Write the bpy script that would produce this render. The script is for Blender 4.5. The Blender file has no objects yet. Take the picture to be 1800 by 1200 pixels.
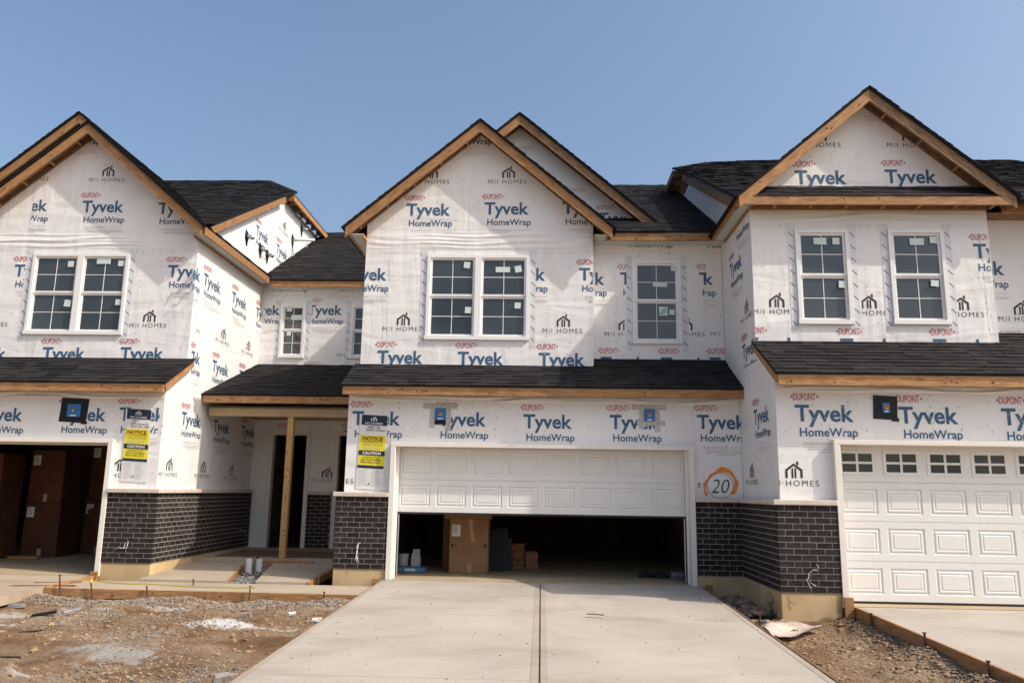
import bpy, bmesh, math, random
from mathutils import Vector, Matrix
random.seed(7)
R_ = math.radians
scene = bpy.context.scene
col = scene.collection
# ------------------------------------------------------------------ camera
F, CW, CH, CAMH = 1387.5, 900.0, 600.0, 1.43
PT, YW, RL = R_(10.7115), R_(-2.2326), R_(0.9039)
fwd = Vector((math.sin(YW)*math.cos(PT), math.cos(YW)*math.cos(PT), math.sin(PT)))
rt0 = Vector((math.cos(YW), -math.sin(YW), 0)); up0 = rt0.cross(fwd)
rt = math.cos(RL)*rt0 + math.sin(RL)*up0; up = -math.sin(RL)*rt0 + math.cos(RL)*up0
CAM = Vector((0, 0, CAMH))
cam = bpy.data.cameras.new('camera'); cam.sensor_width = 36; cam.lens = F/1800*36
cam.clip_start = .05; cam.clip_end = 3000
camo = bpy.data.objects.new('camera', cam); col.objects.link(camo)
m = Matrix((rt, up, -fwd)).transposed().to_4x4(); m.translation = CAM
camo.matrix_world = m; scene.camera = camo
# ------------------------------------------------------------------ sky, sun, exposure
SUN_EL, SUN_AZ = R_(44), R_(70)          # azimuth measured from the facade normal towards the right
tosun = Vector((math.sin(SUN_AZ)*math.cos(SUN_EL), -math.cos(SUN_AZ)*math.cos(SUN_EL), math.sin(SUN_EL)))
w = bpy.data.worlds.new('World'); scene.world = w; w.use_nodes = True
nt = w.node_tree; nt.nodes.clear()
sky = nt.nodes.new('ShaderNodeTexSky'); sky.sky_type = 'NISHITA'; sky.sun_disc = False
sky.sun_elevation = SUN_EL; sky.sun_rotation = R_(110); sky.air_density = 1.2; sky.dust_density = 5.0; sky.ozone_density = 3.0
bg = nt.nodes.new('ShaderNodeBackground'); bg.inputs['Strength'].default_value = .15
wo = nt.nodes.new('ShaderNodeOutputWorld')
nt.links.new(sky.outputs[0], bg.inputs[0]); nt.links.new(bg.outputs[0], wo.inputs[0])
sl = bpy.data.lights.new('sun', 'SUN'); sl.energy = 3.1; sl.angle = R_(.6); sl.color = (1, .91, .80)
so = bpy.data.objects.new('sun', sl); col.objects.link(so)
so.rotation_euler = tosun.to_track_quat('Z', 'Y').to_euler(); so.location = (30, -20, 40)
vs = scene.view_settings; vs.view_transform = 'Standard'; vs.look = 'None'; vs.exposure = .34; vs.gamma = 1
# ------------------------------------------------------------------ pixel helpers (photo pixels -> points on known planes)
def ray(x, y): return fwd + rt*((x-CW)/F) - up*((y-CH)/F)
def onY(x, y, Y): d = ray(x, y); return CAM + d*(Y/d.y)
def onX(x, y, X): d = ray(x, y); return CAM + d*(X/d.x)
def onZ(x, y, Z): d = ray(x, y); return CAM + d*((Z-CAMH)/d.z)
# ------------------------------------------------------------------ materials
MATS = {}
def nodes(name):
    m = bpy.data.materials.new(name); m.use_nodes = True
    n = m.node_tree; b = n.nodes['Principled BSDF']; MATS[name] = m
    return m, n, b, n.links.new
def N(n, t, **kw):
    x = n.nodes.new(t)
    for k, v in kw.items():
        if k in x.inputs: x.inputs[k].default_value = v
        else: setattr(x, k, v)
    return x
def ramp(n, stops):
    r = n.nodes.new('ShaderNodeValToRGB'); e = r.color_ramp.elements
    e[0].position, e[0].color = stops[0][0], (*stops[0][1], 1); e[1].position, e[1].color = stops[-1][0], (*stops[-1][1], 1)
    for p, c in stops[1:-1]: q = e.new(p); q.color = (*c, 1)
    return r
def noisy(name, c1, c2, scale=5, rough=.7, bump=.0, bscale=60, stretch=(1, 1, 1), rnd=0., detail=6, bdist=.01, spec=.3, metal=0., pos=(.35, .65)):
    m, n, b, L = nodes(name)
    tc = N(n, 'ShaderNodeTexCoord'); mp = N(n, 'ShaderNodeMapping'); mp.inputs['Scale'].default_value = stretch
    L(tc.outputs['Object'], mp.inputs[0])
    no = N(n, 'ShaderNodeTexNoise', Scale=scale, Detail=detail, Roughness=.6); L(mp.outputs[0], no.inputs['Vector'])
    cr = ramp(n, [(pos[0], c1), (pos[1], c2)]); L(no.outputs[0], cr.inputs[0]); out = cr.outputs[0]
    if rnd:
        oi = N(n, 'ShaderNodeObjectInfo'); mr = N(n, 'ShaderNodeMapRange'); mr.inputs[3].default_value = 1-rnd; mr.inputs[4].default_value = 1+rnd
        L(oi.outputs['Random'], mr.inputs[0]); mx = N(n, 'ShaderNodeVectorMath', operation='SCALE'); L(out, mx.inputs[0]); L(mr.outputs[0], mx.inputs['Scale']); out = mx.outputs[0]
    L(out, b.inputs['Base Color']); b.inputs['Roughness'].default_value = rough; b.inputs['Specular IOR Level'].default_value = spec; b.inputs['Metallic'].default_value = metal
    if bump:
        n2 = N(n, 'ShaderNodeTexNoise', Scale=bscale, Detail=5); L(mp.outputs[0], n2.inputs['Vector'])
        bp = N(n, 'ShaderNodeBump', Strength=bump, Distance=bdist); L(n2.outputs[0], bp.inputs['Height']); L(bp.outputs[0], b.inputs['Normal'])
    return m
def flat(name, c, rough=.6, spec=.3, metal=0.):
    m, n, b, L = nodes(name); b.inputs['Base Color'].default_value = (*c, 1); b.inputs['Roughness'].default_value = rough
    b.inputs['Specular IOR Level'].default_value = spec; b.inputs['Metallic'].default_value = metal; return m
# house wrap: white spun sheet with soft wrinkles
def wrapmat():
    m, n, b, L = nodes('wrap')
    tc = N(n, 'ShaderNodeTexCoord')
    big = N(n, 'ShaderNodeTexNoise', Scale=1.1, Detail=3, Distortion=.6); L(tc.outputs['Object'], big.inputs['Vector'])
    cr = ramp(n, [(.3, (.765, .745, .725)), (.7, (.825, .81, .79))]); L(big.outputs[0], cr.inputs[0])
    L(cr.outputs[0], b.inputs['Base Color']); b.inputs['Roughness'].default_value = .48; b.inputs['Specular IOR Level'].default_value = .3
    mp = N(n, 'ShaderNodeMapping'); mp.inputs['Scale'].default_value = (.7, .7, 3.0); mp.inputs['Rotation'].default_value = (0, .25, 0); L(tc.outputs['Object'], mp.inputs[0])
    w1 = N(n, 'ShaderNodeTexNoise', Scale=1.0, Detail=2, Roughness=.4, Distortion=.9); L(mp.outputs[0], w1.inputs['Vector'])
    mp2 = N(n, 'ShaderNodeMapping'); mp2.inputs['Scale'].default_value = (2.6, 2.6, .6); mp2.inputs['Rotation'].default_value = (0, -.35, 0); L(tc.outputs['Object'], mp2.inputs[0])
    w2 = N(n, 'ShaderNodeTexNoise', Scale=1.0, Detail=2, Distortion=1.0); L(mp2.outputs[0], w2.inputs['Vector'])
    ad = N(n, 'ShaderNodeMath', operation='ADD'); L(w1.outputs[0], ad.inputs[0]); L(w2.outputs[0], ad.inputs[1])
    fi = N(n, 'ShaderNodeTexNoise', Scale=14, Detail=4); L(tc.outputs['Object'], fi.inputs['Vector'])
    ma = N(n, 'ShaderNodeMath', operation='MULTIPLY_ADD'); L(fi.outputs[0], ma.inputs[0]); ma.inputs[1].default_value = .025; L(ad.outputs[0], ma.inputs[2])
    bp = N(n, 'ShaderNodeBump', Strength=.45, Distance=.05); L(ma.outputs[0], bp.inputs['Height']); L(bp.outputs[0], b.inputs['Normal'])
wrapmat()
noisy('lumber', (.23, .105, .04), (.46, .26, .115), 3.5, .62, .25, 30, (1.2, 14, 14), .18, 8, .004)
noisy('lumber_old', (.10, .06, .035), (.30, .18, .095), 3.0, .75, .3, 30, (1.5, 12, 12), .2, 8, .004)
noisy('lumber_yellow', (.42, .24, .075), (.54, .34, .13), 3.5, .6, .2, 30, (1.2, 14, 14), .05, 8, .003)
noisy('underdeck', (.20, .11, .055), (.32, .19, .10), 9, .8, .2, 40)
noisy('knot', (.09, .045, .02), (.16, .08, .04), 20, .7)
noisy('soffit', (.50, .52, .49), (.56, .575, .545), 3, .6)
noisy('beam', (.40, .28, .16), (.46, .33, .20), 4, .55)
for i, k in enumerate((.55, .7, .85, 1.05)):
    noisy('shingle%d' % i, (.014*k, .0135*k, .014*k), (.036*k, .034*k, .034*k), 140, .9, .6, 260, bdist=.003, spec=.15)
noisy('shingle_piece', (.010, .0097, .010), (.030, .028, .028), 140, .9, .6, 260, bdist=.003, spec=.15, rnd=.4)
noisy('roof_deck', (.015, .015, .016), (.03, .03, .031), 50, .9, spec=.1)
noisy('brick', (.013, .0102, .0100), (.036, .028, .027), 22, .8, .5, 70, rnd=.35, bdist=.004, spec=.2)
m, n, b, L = MATS['brick'], MATS['brick'].node_tree, MATS['brick'].node_tree.nodes['Principled BSDF'], MATS['brick'].node_tree.links.new
tc = N(n, 'ShaderNodeTexCoord'); oi = N(n, 'ShaderNodeObjectInfo'); va = N(n, 'ShaderNodeVectorMath', operation='ADD'); L(tc.outputs['Object'], va.inputs[0]); L(oi.outputs['Location'], va.inputs[1])
no = N(n, 'ShaderNodeTexNoise', Scale=7, Detail=7, Roughness=.7, Distortion=.6); L(va.outputs[0], no.inputs['Vector']); cr = ramp(n, [(.56, (0, 0, 0)), (.78, (.42, .42, .42))]); L(no.outputs[0], cr.inputs[0])
mx = N(n, 'ShaderNodeMix', data_type='RGBA'); L(cr.outputs[0], mx.inputs[0]); src = b.inputs['Base Color'].links[0].from_socket; L(src, mx.inputs[6]); mx.inputs[7].default_value = (.24, .205, .18, 1); L(mx.outputs[2], b.inputs['Base Color'])
noisy('mortar', (.25, .215, .19), (.37, .32, .285), 25, .9, .4, 90, bdist=.003)
noisy('ledge', (.56, .49, .42), (.64, .57, .49), 8, .7, .15, 60, bdist=.003)
noisy('foundation', (.47, .335, .17), (.60, .445, .25), 2.2, .85, .35, 25, bdist=.006)
def concmat(name, a, c, stain):
    m, n, b, L = nodes(name); tc = N(n, 'ShaderNodeTexCoord')
    n1 = N(n, 'ShaderNodeTexNoise', Scale=.7, Detail=6, Roughness=.65); L(tc.outputs['Object'], n1.inputs['Vector'])
    c1 = ramp(n, [(.3, a), (.7, c)]); L(n1.outputs[0], c1.inputs[0])
    mp = N(n, 'ShaderNodeMapping'); mp.inputs['Scale'].default_value = (.8, 1.3, 1); L(tc.outputs['Object'], mp.inputs[0])
    n2 = N(n, 'ShaderNodeTexNoise', Scale=.9, Detail=5, Distortion=.8); L(mp.outputs[0], n2.inputs['Vector'])
    c2 = ramp(n, [(.50, (1, 1, 1)), (.80, stain)]); L(n2.outputs[0], c2.inputs[0])
    n3 = N(n, 'ShaderNodeTexNoise', Scale=90, Detail=3); L(tc.outputs['Object'], n3.inputs['Vector'])
    c3 = ramp(n, [(.30, (.80, .79, .78)), (.45, (1, 1, 1))]); L(n3.outputs[0], c3.inputs[0])
    x = N(n, 'ShaderNodeMix', data_type='RGBA', blend_type='MULTIPLY'); x.inputs[0].default_value = 1; L(c1.outputs[0], x.inputs[6]); L(c2.outputs[0], x.inputs[7])
    y = N(n, 'ShaderNodeMix', data_type='RGBA', blend_type='MULTIPLY'); y.inputs[0].default_value = 1; L(x.outputs[2], y.inputs[6]); L(c3.outputs[0], y.inputs[7])
    L(y.outputs[2], b.inputs['Base Color']); b.inputs['Roughness'].default_value = .85; b.inputs['Specular IOR Level'].default_value = .2
    mp4 = N(n, 'ShaderNodeMapping'); mp4.inputs['Scale'].default_value = (1, 12, 1); L(tc.outputs['Object'], mp4.inputs[0])
    n4 = N(n, 'ShaderNodeTexNoise', Scale=22, Detail=4); L(mp4.outputs[0], n4.inputs['Vector'])
    bp = N(n, 'ShaderNodeBump', Strength=.25, Distance=.004); L(n4.outputs[0], bp.inputs['Height']); L(bp.outputs[0], b.inputs['Normal'])
concmat('concrete', (.375, .335, .285), (.465, .42, .36), (.76, .735, .70))
concmat('concrete_walk', (.37, .30, .22), (.45, .375, .285), (.80, .77, .72))
concmat('concrete_edge', (.33, .285, .23), (.43, .375, .305), (.72, .70, .68))
concmat('slab', (.36, .285, .18), (.44, .35, .23), (.8, .77, .72))
def dirtmat():
    m, n, b, L = nodes('dirt'); tc = N(n, 'ShaderNodeTexCoord')
    n1 = N(n, 'ShaderNodeTexNoise', Scale=.9, Detail=8, Roughness=.65, Distortion=.5); L(tc.outputs['Object'], n1.inputs['Vector'])
    c1 = ramp(n, [(.30, (.18, .10, .05)), (.43, (.31, .195, .11)), (.54, (.41, .295, .195)), (.70, (.46, .375, .28))]); L(n1.outputs[0], c1.inputs[0])
    n2 = N(n, 'ShaderNodeTexNoise', Scale=45, Detail=5, Roughness=.7); L(tc.outputs['Object'], n2.inputs['Vector'])
    c2 = ramp(n, [(.33, (.55, .52, .50)), (.55, (1, 1, 1)), (.72, (1.35, 1.33, 1.3))]); L(n2.outputs[0], c2.inputs[0])
    x = N(n, 'ShaderNodeMix', data_type='RGBA', blend_type='MULTIPLY'); x.inputs[0].default_value = 1; L(c1.outputs[0], x.inputs[6]); L(c2.outputs[0], x.inputs[7])
    mp = N(n, 'ShaderNodeMapping'); mp.inputs['Scale'].default_value = (.8, 1.5, 1); mp.inputs['Location'].default_value = (3.3, 1.2, 0); L(tc.outputs['Object'], mp.inputs[0])
    n3 = N(n, 'ShaderNodeTexNoise', Scale=.75, Detail=7, Roughness=.62, Distortion=1.1); L(mp.outputs[0], n3.inputs['Vector'])
    c3 = ramp(n, [(.60, (0, 0, 0)), (.66, (1, 1, 1))]); L(n3.outputs[0], c3.inputs[0])
    z = N(n, 'ShaderNodeMix', data_type='RGBA'); L(c3.outputs[0], z.inputs[0]); L(x.outputs[2], z.inputs[6]); z.inputs[7].default_value = (.62, .58, .53, 1)
    col_ = z.outputs[2]                                   # pale dried powder spills with ragged edges
    for (cx, cy, rx, ry, colr) in ((-3.85, 10.15, 1.15, .42, (.80, .77, .72, 1)), (-4.4, 8.5, .9, .8, (.47, .43, .38, 1)), (-7.0, 10.6, .7, .35, (.62, .56, .48, 1))):
        m5 = N(n, 'ShaderNodeMapping'); m5.inputs['Location'].default_value = (-cx/rx, -cy/ry, 0); m5.inputs['Scale'].default_value = (1/rx, 1/ry, 0); L(tc.outputs['Object'], m5.inputs[0])
        ln = N(n, 'ShaderNodeVectorMath', operation='LENGTH'); L(m5.outputs[0], ln.inputs[0])
        nz = N(n, 'ShaderNodeTexNoise', Scale=3.2, Detail=8, Roughness=.7, Distortion=.8); L(tc.outputs['Object'], nz.inputs['Vector'])
        sm = N(n, 'ShaderNodeMath', operation='MULTIPLY_ADD'); L(nz.outputs[0], sm.inputs[0]); sm.inputs[1].default_value = 2.6; L(ln.outputs['Value'], sm.inputs[2])
        rr_ = ramp(n, [(.0, (1, 1, 1)), (1, (0, 0, 0))]); mr = N(n, 'ShaderNodeMapRange'); mr.inputs[1].default_value = 1.55; mr.inputs[2].default_value = 1.95; mr.inputs[3].default_value = 1; mr.inputs[4].default_value = 0; L(sm.outputs[0], mr.inputs[0])
        q_ = N(n, 'ShaderNodeMix', data_type='RGBA'); L(mr.outputs[0], q_.inputs[0]); L(col_, q_.inputs[6]); q_.inputs[7].default_value = colr; col_ = q_.outputs[2]
    L(col_, b.inputs['Base Color']); b.inputs['Roughness'].default_value = .95; b.inputs['Specular IOR Level'].default_value = .1
    bp = N(n, 'ShaderNodeBump', Strength=1.0, Distance=.06); L(n2.outputs[0], bp.inputs['Height']); L(bp.outputs[0], b.inputs['Normal'])
dirtmat()
noisy('stone', (.22, .195, .17), (.42, .375, .33), 30, .9, .3, 60, rnd=.3)
noisy('clod', (.17, .10, .05), (.36, .25, .15), 14, .95, .5, 60)
noisy('stone_tan', (.24, .185, .13), (.36, .29, .21), 30, .9, .3, 60)
noisy('stone_dark', (.10, .095, .095), (.24, .225, .22), 20, .9, .3, 60, rnd=.3)
noisy('door_white', (.74, .72, .68), (.77, .75, .71), 2, .45, .08, 120, (8, 1, 1), bdist=.002)
noisy('trim_white', (.76, .71, .63), (.80, .75, .68), 4, .5)
noisy('vinyl', (.80, .79, .77), (.83, .82, .80), 4, .4)
noisy('tape', (.61, .635, .655), (.71, .73, .745), 7, .5, .2, 40, bdist=.003)
noisy('foil_tape', (.30, .29, .28), (.68, .66, .63), 55, .5, .4, 60, bdist=.003)
m, n, b, L = nodes('glass_dark'); b.inputs['Roughness'].default_value = .04; b.inputs['Specular IOR Level'].default_value = .75
tc = N(n, 'ShaderNodeTexCoord'); no = N(n, 'ShaderNodeTexNoise', Scale=.6, Detail=2); L(tc.outputs['Object'], no.inputs['Vector']); gr = ramp(n, [(.3, (.022, .030, .034)), (.7, (.072, .085, .088))]); L(no.outputs[0], gr.inputs[0]); L(gr.outputs[0], b.inputs['Base Color']); bp = N(n, 'ShaderNodeBump', Strength=.06, Distance=.05); L(no.outputs[0], bp.inputs['Height']); L(bp.outputs[0], b.inputs['Normal'])  # noise in the pane colour imitates uneven reflections
flat('sticker', (.60, .70, .66)); flat('sticker_green', (.16, .42, .22))
flat('ink_blue', (.055, .125, .215), .6); flat('ink_red', (.52, .14, .14), .6); flat('ink_black', (.035, .033, .035), .6); flat('ink_grey', (.50, .485, .49), .6)
flat('ink_red_faint', (.66, .42, .41), .6)
flat('orange_paint', (.85, .25, .03), .6); flat('navy', (.018, .032, .062), .5); flat('yellow', (.75, .66, .04), .5); flat('paper', (.72, .72, .70), .6); flat('ink_maroon', (.28, .05, .02)); flat('white_ink', (.8, .8, .8))
flat('box_blue', (.035, .17, .42), .4); flat('black_tape', (.012, .012, .014), .35); flat('cable_white', (.75, .73, .68), .5); flat('brass', (.25, .16, .09), .4, metal=.5)
noisy('cardboard', (.235, .125, .06), (.29, .16, .08), 3, .8, .1, 60, rnd=.12); flat('packing_tape', (.40, .27, .16), .35)
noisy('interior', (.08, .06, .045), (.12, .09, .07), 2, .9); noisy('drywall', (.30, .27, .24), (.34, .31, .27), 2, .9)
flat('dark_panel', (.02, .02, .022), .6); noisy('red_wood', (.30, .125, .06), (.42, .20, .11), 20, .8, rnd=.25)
flat('pvc', (.72, .72, .70), .35); noisy('steel_rust', (.06, .035, .025), (.14, .08, .05), 30, .7, metal=.3); flat('caution_yellow', (.72, .60, .03), .5)
noisy('scrap_metal', (.32, .34, .37), (.48, .50, .53), 20, .4, metal=.6); flat('black_scrap', (.02, .02, .022), .7)
noisy('sheet_paper', (.44, .33, .26), (.62, .52, .46), 7, .8, .4, 10, bdist=.02); noisy('plywood_dark', (.12, .07, .045), (.18, .11, .07), 4, .8)
noisy('leaf', (.03, .07, .015), (.06, .13, .03), 9, .6); flat('bag_blue', (.08, .22, .38), .4); flat('bag_white', (.6, .6, .58), .5); flat('red_item', (.5, .04, .03), .5)
noisy('cap_nail', (.50, .42, .25), (.62, .55, .38), 20, .5); flat('rubber', (.03, .028, .026), .7); flat('steel', (.45, .45, .46), .35, metal=.9)
# ------------------------------------------------------------------ object helpers
WM = {}
def link(o, parent=None, mw=None):
    col.objects.link(o); mw = mw or Matrix.Identity(4); WM[o.name] = mw
    if parent is not None:
        o.parent = parent; o.matrix_parent_inverse = WM[parent.name].inverted()
    o.matrix_basis = mw
    return o
def tag(o, label=None, cat=None, group=None, kind=None):
    for k, v in (('label', label), ('category', cat), ('group', group), ('kind', kind)):
        if v: o[k] = v
    return o
def thing(name, loc, label, cat, group=None):
    o = bpy.data.objects.new(name, None); o.empty_display_size = .2; link(o, None, Matrix.Translation(loc)); return tag(o, label, cat, group)
def mesh(name, V, Fc, mats, mi=None, smooth=False):
    me = bpy.data.meshes.new(name); me.from_pydata([tuple(v) for v in V], [], Fc)
    for mm in ([mats] if isinstance(mats, str) else mats): me.materials.append(MATS[mm])
    if mi: me.polygons.foreach_set('material_index', mi)
    if smooth: me.polygons.foreach_set('use_smooth', [True]*len(Fc))
    me.update(); return me
def obj(name, V, Fc, mats, parent=None, mi=None, mw=None, smooth=False):
    o = bpy.data.objects.new(name, mesh(name, V, Fc, mats, mi, smooth)); return link(o, parent, mw)
def inst(name, me, parent, mw):
    return link(bpy.data.objects.new(name, me), parent, mw)
BF = [(0, 3, 2, 1), (4, 5, 6, 7), (0, 1, 5, 4), (1, 2, 6, 5), (2, 3, 7, 6), (3, 0, 4, 7)]
def boxv(a, b): (x0, y0, z0), (x1, y1, z1) = a, b; return [Vector(p) for p in ((x0, y0, z0), (x1, y0, z0), (x1, y1, z0), (x0, y1, z0), (x0, y0, z1), (x1, y0, z1), (x1, y1, z1), (x0, y1, z1))]
class MB:
    def __init__(s): s.V, s.F, s.M = [], [], []
    def add(s, V, Fc, mi=0):
        o = len(s.V); s.V += [Vector(v) for v in V]; s.F += [tuple(i+o for i in f) for f in Fc]; s.M += [mi]*len(Fc); return s
    def box(s, a, b, mi=0): return s.add(boxv([min(p, q) for p, q in zip(a, b)], [max(p, q) for p, q in zip(a, b)]), BF, mi)
    def tube(s, pts, r, k=6, mi=0):
        pts = [Vector(p) for p in pts]; rings = []
        for i, p in enumerate(pts):
            t = (pts[min(i+1, len(pts)-1)]-pts[max(i-1, 0)]).normalized(); a = t.orthogonal().normalized(); c = t.cross(a)
            rr = r[i] if isinstance(r, (list, tuple)) else r
            rings.append([p+(a*math.cos(2*math.pi*j/k)+c*math.sin(2*math.pi*j/k))*rr for j in range(k)])
        V = [v for g in rings for v in g]; Fc = []
        for i in range(len(pts)-1):
            for j in range(k): Fc.append((i*k+j, i*k+(j+1) % k, (i+1)*k+(j+1) % k, (i+1)*k+j))
        Fc += [tuple(range(k))[::-1], tuple((len(pts)-1)*k+j for j in range(k))]
        return s.add(V, Fc, mi)
    def build(s, name, mats, parent=None, mw=None, smooth=False): return obj(name, s.V, s.F, mats, parent, s.M, mw, smooth)
def bevelled(name, a, b, mat, parent, bev=.006, mw=None):
    bm = bmesh.new(); vs_ = [bm.verts.new(v) for v in boxv(a, b)]
    for f in BF: bm.faces.new([vs_[i] for i in f])
    bmesh.ops.bevel(bm, geom=bm.edges[:], offset=bev, segments=1, affect='EDGES')
    me = bpy.data.meshes.new(name); bm.to_mesh(me); bm.free(); me.materials.append(MATS[mat]); return inst(name, me, parent, mw)
def frame(p0, p1, upv):
    x = (Vector(p1)-Vector(p0)); l = x.length; x.normalize(); z = (Vector(upv)-x*x.dot(Vector(upv))).normalized(); y = z.cross(x)
    M = Matrix((x, y, z)).transposed().to_4x4(); M.translation = p0; return M, l
def board(name, p0, p1, h, t, parent, mat='lumber', upv=(0, 0, 1), knots=0, z0=0.):
    """lumber from p0 to p1: h along up from z0, t thick behind (local +y)"""
    M, l = frame(p0, p1, upv); o = bevelled(name, (0, 0, z0), (l, t, z0+h), mat, parent, .004, M)
    if knots:
        mb = MB()
        for i in range(knots):
            x, z, r = random.uniform(.1, l-.1), z0+random.uniform(.2, .8)*h, random.uniform(.008, .018)
            V = [Vector((x+math.cos(a*math.pi/4)*r*random.uniform(1, 1.8), -.0015, z+math.sin(a*math.pi/4)*r)) for a in range(8)]
            mb.add(V, [tuple(range(8))])
        k = mb.build('knot', 'knot', o, M) ; k['kind'] = 'stuff'
    return o
def plumb_board(name, p0, p1, h, t, parent, mat, nrm, knots, sg):
    M, l = frame(p0, p1, nrm); k = h*.85
    x0b, x1b = (-k, l-k) if sg < 0 else (k, l+k)
    V = [(x0b, 0, -h), (x1b, 0, -h), (x1b, t, -h), (x0b, t, -h), (0, 0, 0), (l, 0, 0), (l, t, 0), (0, t, 0)]
    o = obj(name, V, BF, mat, parent, mw=M); mb = MB()
    for i in range(knots):
        x, z, r = random.uniform(.3, l-.3), -h*random.uniform(.2, .8), random.uniform(.008, .018)
        mb.add([Vector((x+math.cos(a*math.pi/4)*r*random.uniform(1, 1.8), -.0015, z+math.sin(a*math.pi/4)*r)) for a in range(8)], [tuple(range(8))])
    if knots: q = mb.build('knot', 'knot', o, M); q['kind'] = 'stuff'
    return o
def wrinkles(parent, c, u0, u1, z0, z1, amp=.012, freq=55, sag=.0, seed=1):
    rnd = random.Random(seed); nu, nz = int((u1-u0)/.05), int((z1-z0)/.0125); ph = [rnd.uniform(0, 6.28) for _ in range(9)]; V = []
    for j in range(nz+1):
        for i in range(nu+1):
            u, z = u0+(u1-u0)*i/nu, z0+(z1-z0)*j/nz; w_ = math.sin(math.pi*j/nz)**.5*min(1, min(i, nu-i)/3)
            zz = z+sag*math.sin(u*1.9+ph[0])+.03*math.sin(u*1.1+ph[1])+.012*math.sin(u*4.1+ph[5])
            f = math.sin(freq*zz+ph[2]+1.3*math.sin(u*.9+ph[3]))*(.5+.5*math.sin(u*1.7+ph[4]+zz*6))+.6*math.sin(freq*1.7*zz+ph[6]+2*math.sin(u*.6))*(.5+.5*math.sin(u*2.3+ph[7]))
            V.append((u, c-.003-amp*w_*max(0, .45+.55*f), z))
    return obj('wrap_fold', V, [(j*(nu+1)+i, j*(nu+1)+i+1, (j+1)*(nu+1)+i+1, (j+1)*(nu+1)+i) for j in range(nz) for i in range(nu)], 'wrap', parent, smooth=True)
# wall planes.  axis 'Y' faces -Y (u = X), 'X+' faces +X (u = Y), 'X-' faces -X (u = Y)
def w3(axis, c, u, v, off=0.):
    return Vector((u, c-off, v)) if axis == 'Y' else Vector((c+off, u, v)) if axis == 'X+' else Vector((c-off, u, v))
def wall(name, axis, c, poly, holes, parent, mat='wrap', thick=.14):
    bm = bmesh.new()
    def loop(ps):
        vv = [bm.verts.new(w3(axis, c, u, v)) for u, v in ps]; return [bm.edges.new((vv[i], vv[(i+1) % len(vv)])) for i in range(len(vv))]
    E = loop(poly)
    for (u0, v0, u1, v1) in holes: E += loop([(u0, v0), (u1, v0), (u1, v1), (u0, v1)])
    bmesh.ops.triangle_fill(bm, edges=E, use_beauty=True)
    fs = bm.faces[:]; ex = bmesh.ops.extrude_face_region(bm, geom=fs)
    d = w3(axis, 0, 0, 0, -thick) - w3(axis, 0, 0, 0, 0)
    bmesh.ops.translate(bm, verts=[g for g in ex['geom'] if isinstance(g, bmesh.types.BMVert)], vec=d)
    bmesh.ops.recalc_face_normals(bm, faces=bm.faces[:])
    me = bpy.data.meshes.new(name); bm.to_mesh(me); bm.free(); me.materials.append(MATS[mat]); return inst(name, me, parent, None)
# ------------------------------------------------------------------ lettering
def textdata(body, size, bold=0., shear=0., spacing=1., width=None, capheight=None):
    c = bpy.data.curves.new('t', 'FONT'); c.body = body; c.size = size; c.offset = bold; c.shear = shear; c.space_character = spacing; c.resolution_u = 3; c.fill_mode = 'FRONT'
    o = bpy.data.objects.new('t', c); col.objects.link(o); dg = bpy.context.evaluated_depsgraph_get()
    me = bpy.data.meshes.new_from_object(o.evaluated_get(dg)); V = [v.co.copy() for v in me.vertices]; Fc = [tuple(p.vertices) for p in me.polygons]
    bpy.data.objects.remove(o); bpy.data.curves.remove(c); bpy.data.meshes.remove(me)
    x0 = min(v.x for v in V); x1 = max(v.x for v in V); y0 = min(v.y for v in V)
    ref = [v.y for v in V]
    sx = width/(x1-x0) if width else 1; sy = capheight/(max(ref)) if capheight else sx
    return [((v.x-x0)*sx, v.y*sy) for v in V], Fc      # left edge at 0, baseline at 0
def icon(s):
    V, Fc = [], []
    def q(*p): o = len(V); V.extend((x*s, y*s) for x, y in p); Fc.append(tuple(range(o, o+len(p))))
    t = .13
    q((0, 0), (t, 0), (t, .42), (0, .50)); q((0, .50), (t, .42), (.5, .72), (.5, .86)); q((.5, .86), (.5, .72), (1-t, .42), (1, .50)); q((1-t, 0), (1, 0), (1, .50), (1-t, .42))
    q((.36, 0), (.46, 0), (.46, .60), (.36, .54)); q((.54, 0), (.64, 0), (.64, .54), (.54, .60)); q((.66, .80), (.78, .72), (.78, .98), (.66, .98))
    return V, Fc
def shift(d, dx, dy): return [(x+dx, y+dy) for x, y in d[0]], d[1]
T_TY = textdata('Tyvek', 1, .024, width=.812, capheight=.228)
T_HW = textdata('HomeWrap', 1, .016, width=.80, capheight=.118)
T_DU = textdata('DUPONT', 1, .012, width=.315, capheight=.10)
T_MI = textdata('M/I HOMES', 1, -.008, spacing=1.25, width=.70, capheight=.078)
def bars(rows):
    V, Fc = [], []
    for x0, x1, y0, y1 in rows: o = len(V); V += [(x0, y0), (x1, y0), (x1, y1), (x0, y1)]; Fc.append((o, o+1, o+2, o+3))
    return V, Fc
def tri(pts): return list(pts), [tuple(range(len(pts)))]
PR_A = [(shift(T_TY, 0, -.215), 'ink_blue'), (shift(T_HW, .055, -.425), 'ink_blue'),
        (shift(T_DU, -.015, .075), 'ink_red'), (tri([(-.055, .125), (-.025, .098), (-.025, .152)]), 'ink_red'), (tri([(.345, .125), (.315, .152), (.315, .098)]), 'ink_red'),
        (bars([(.09, .50, -.52, -.514), (.55, .85, -.52, -.514), (.09, .50, -.54, -.534), (.12, .80, -.575, -.569), (.15, .84, -.61, -.598), (.3, .62, -.645, -.636)]), 'ink_grey')]
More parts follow.
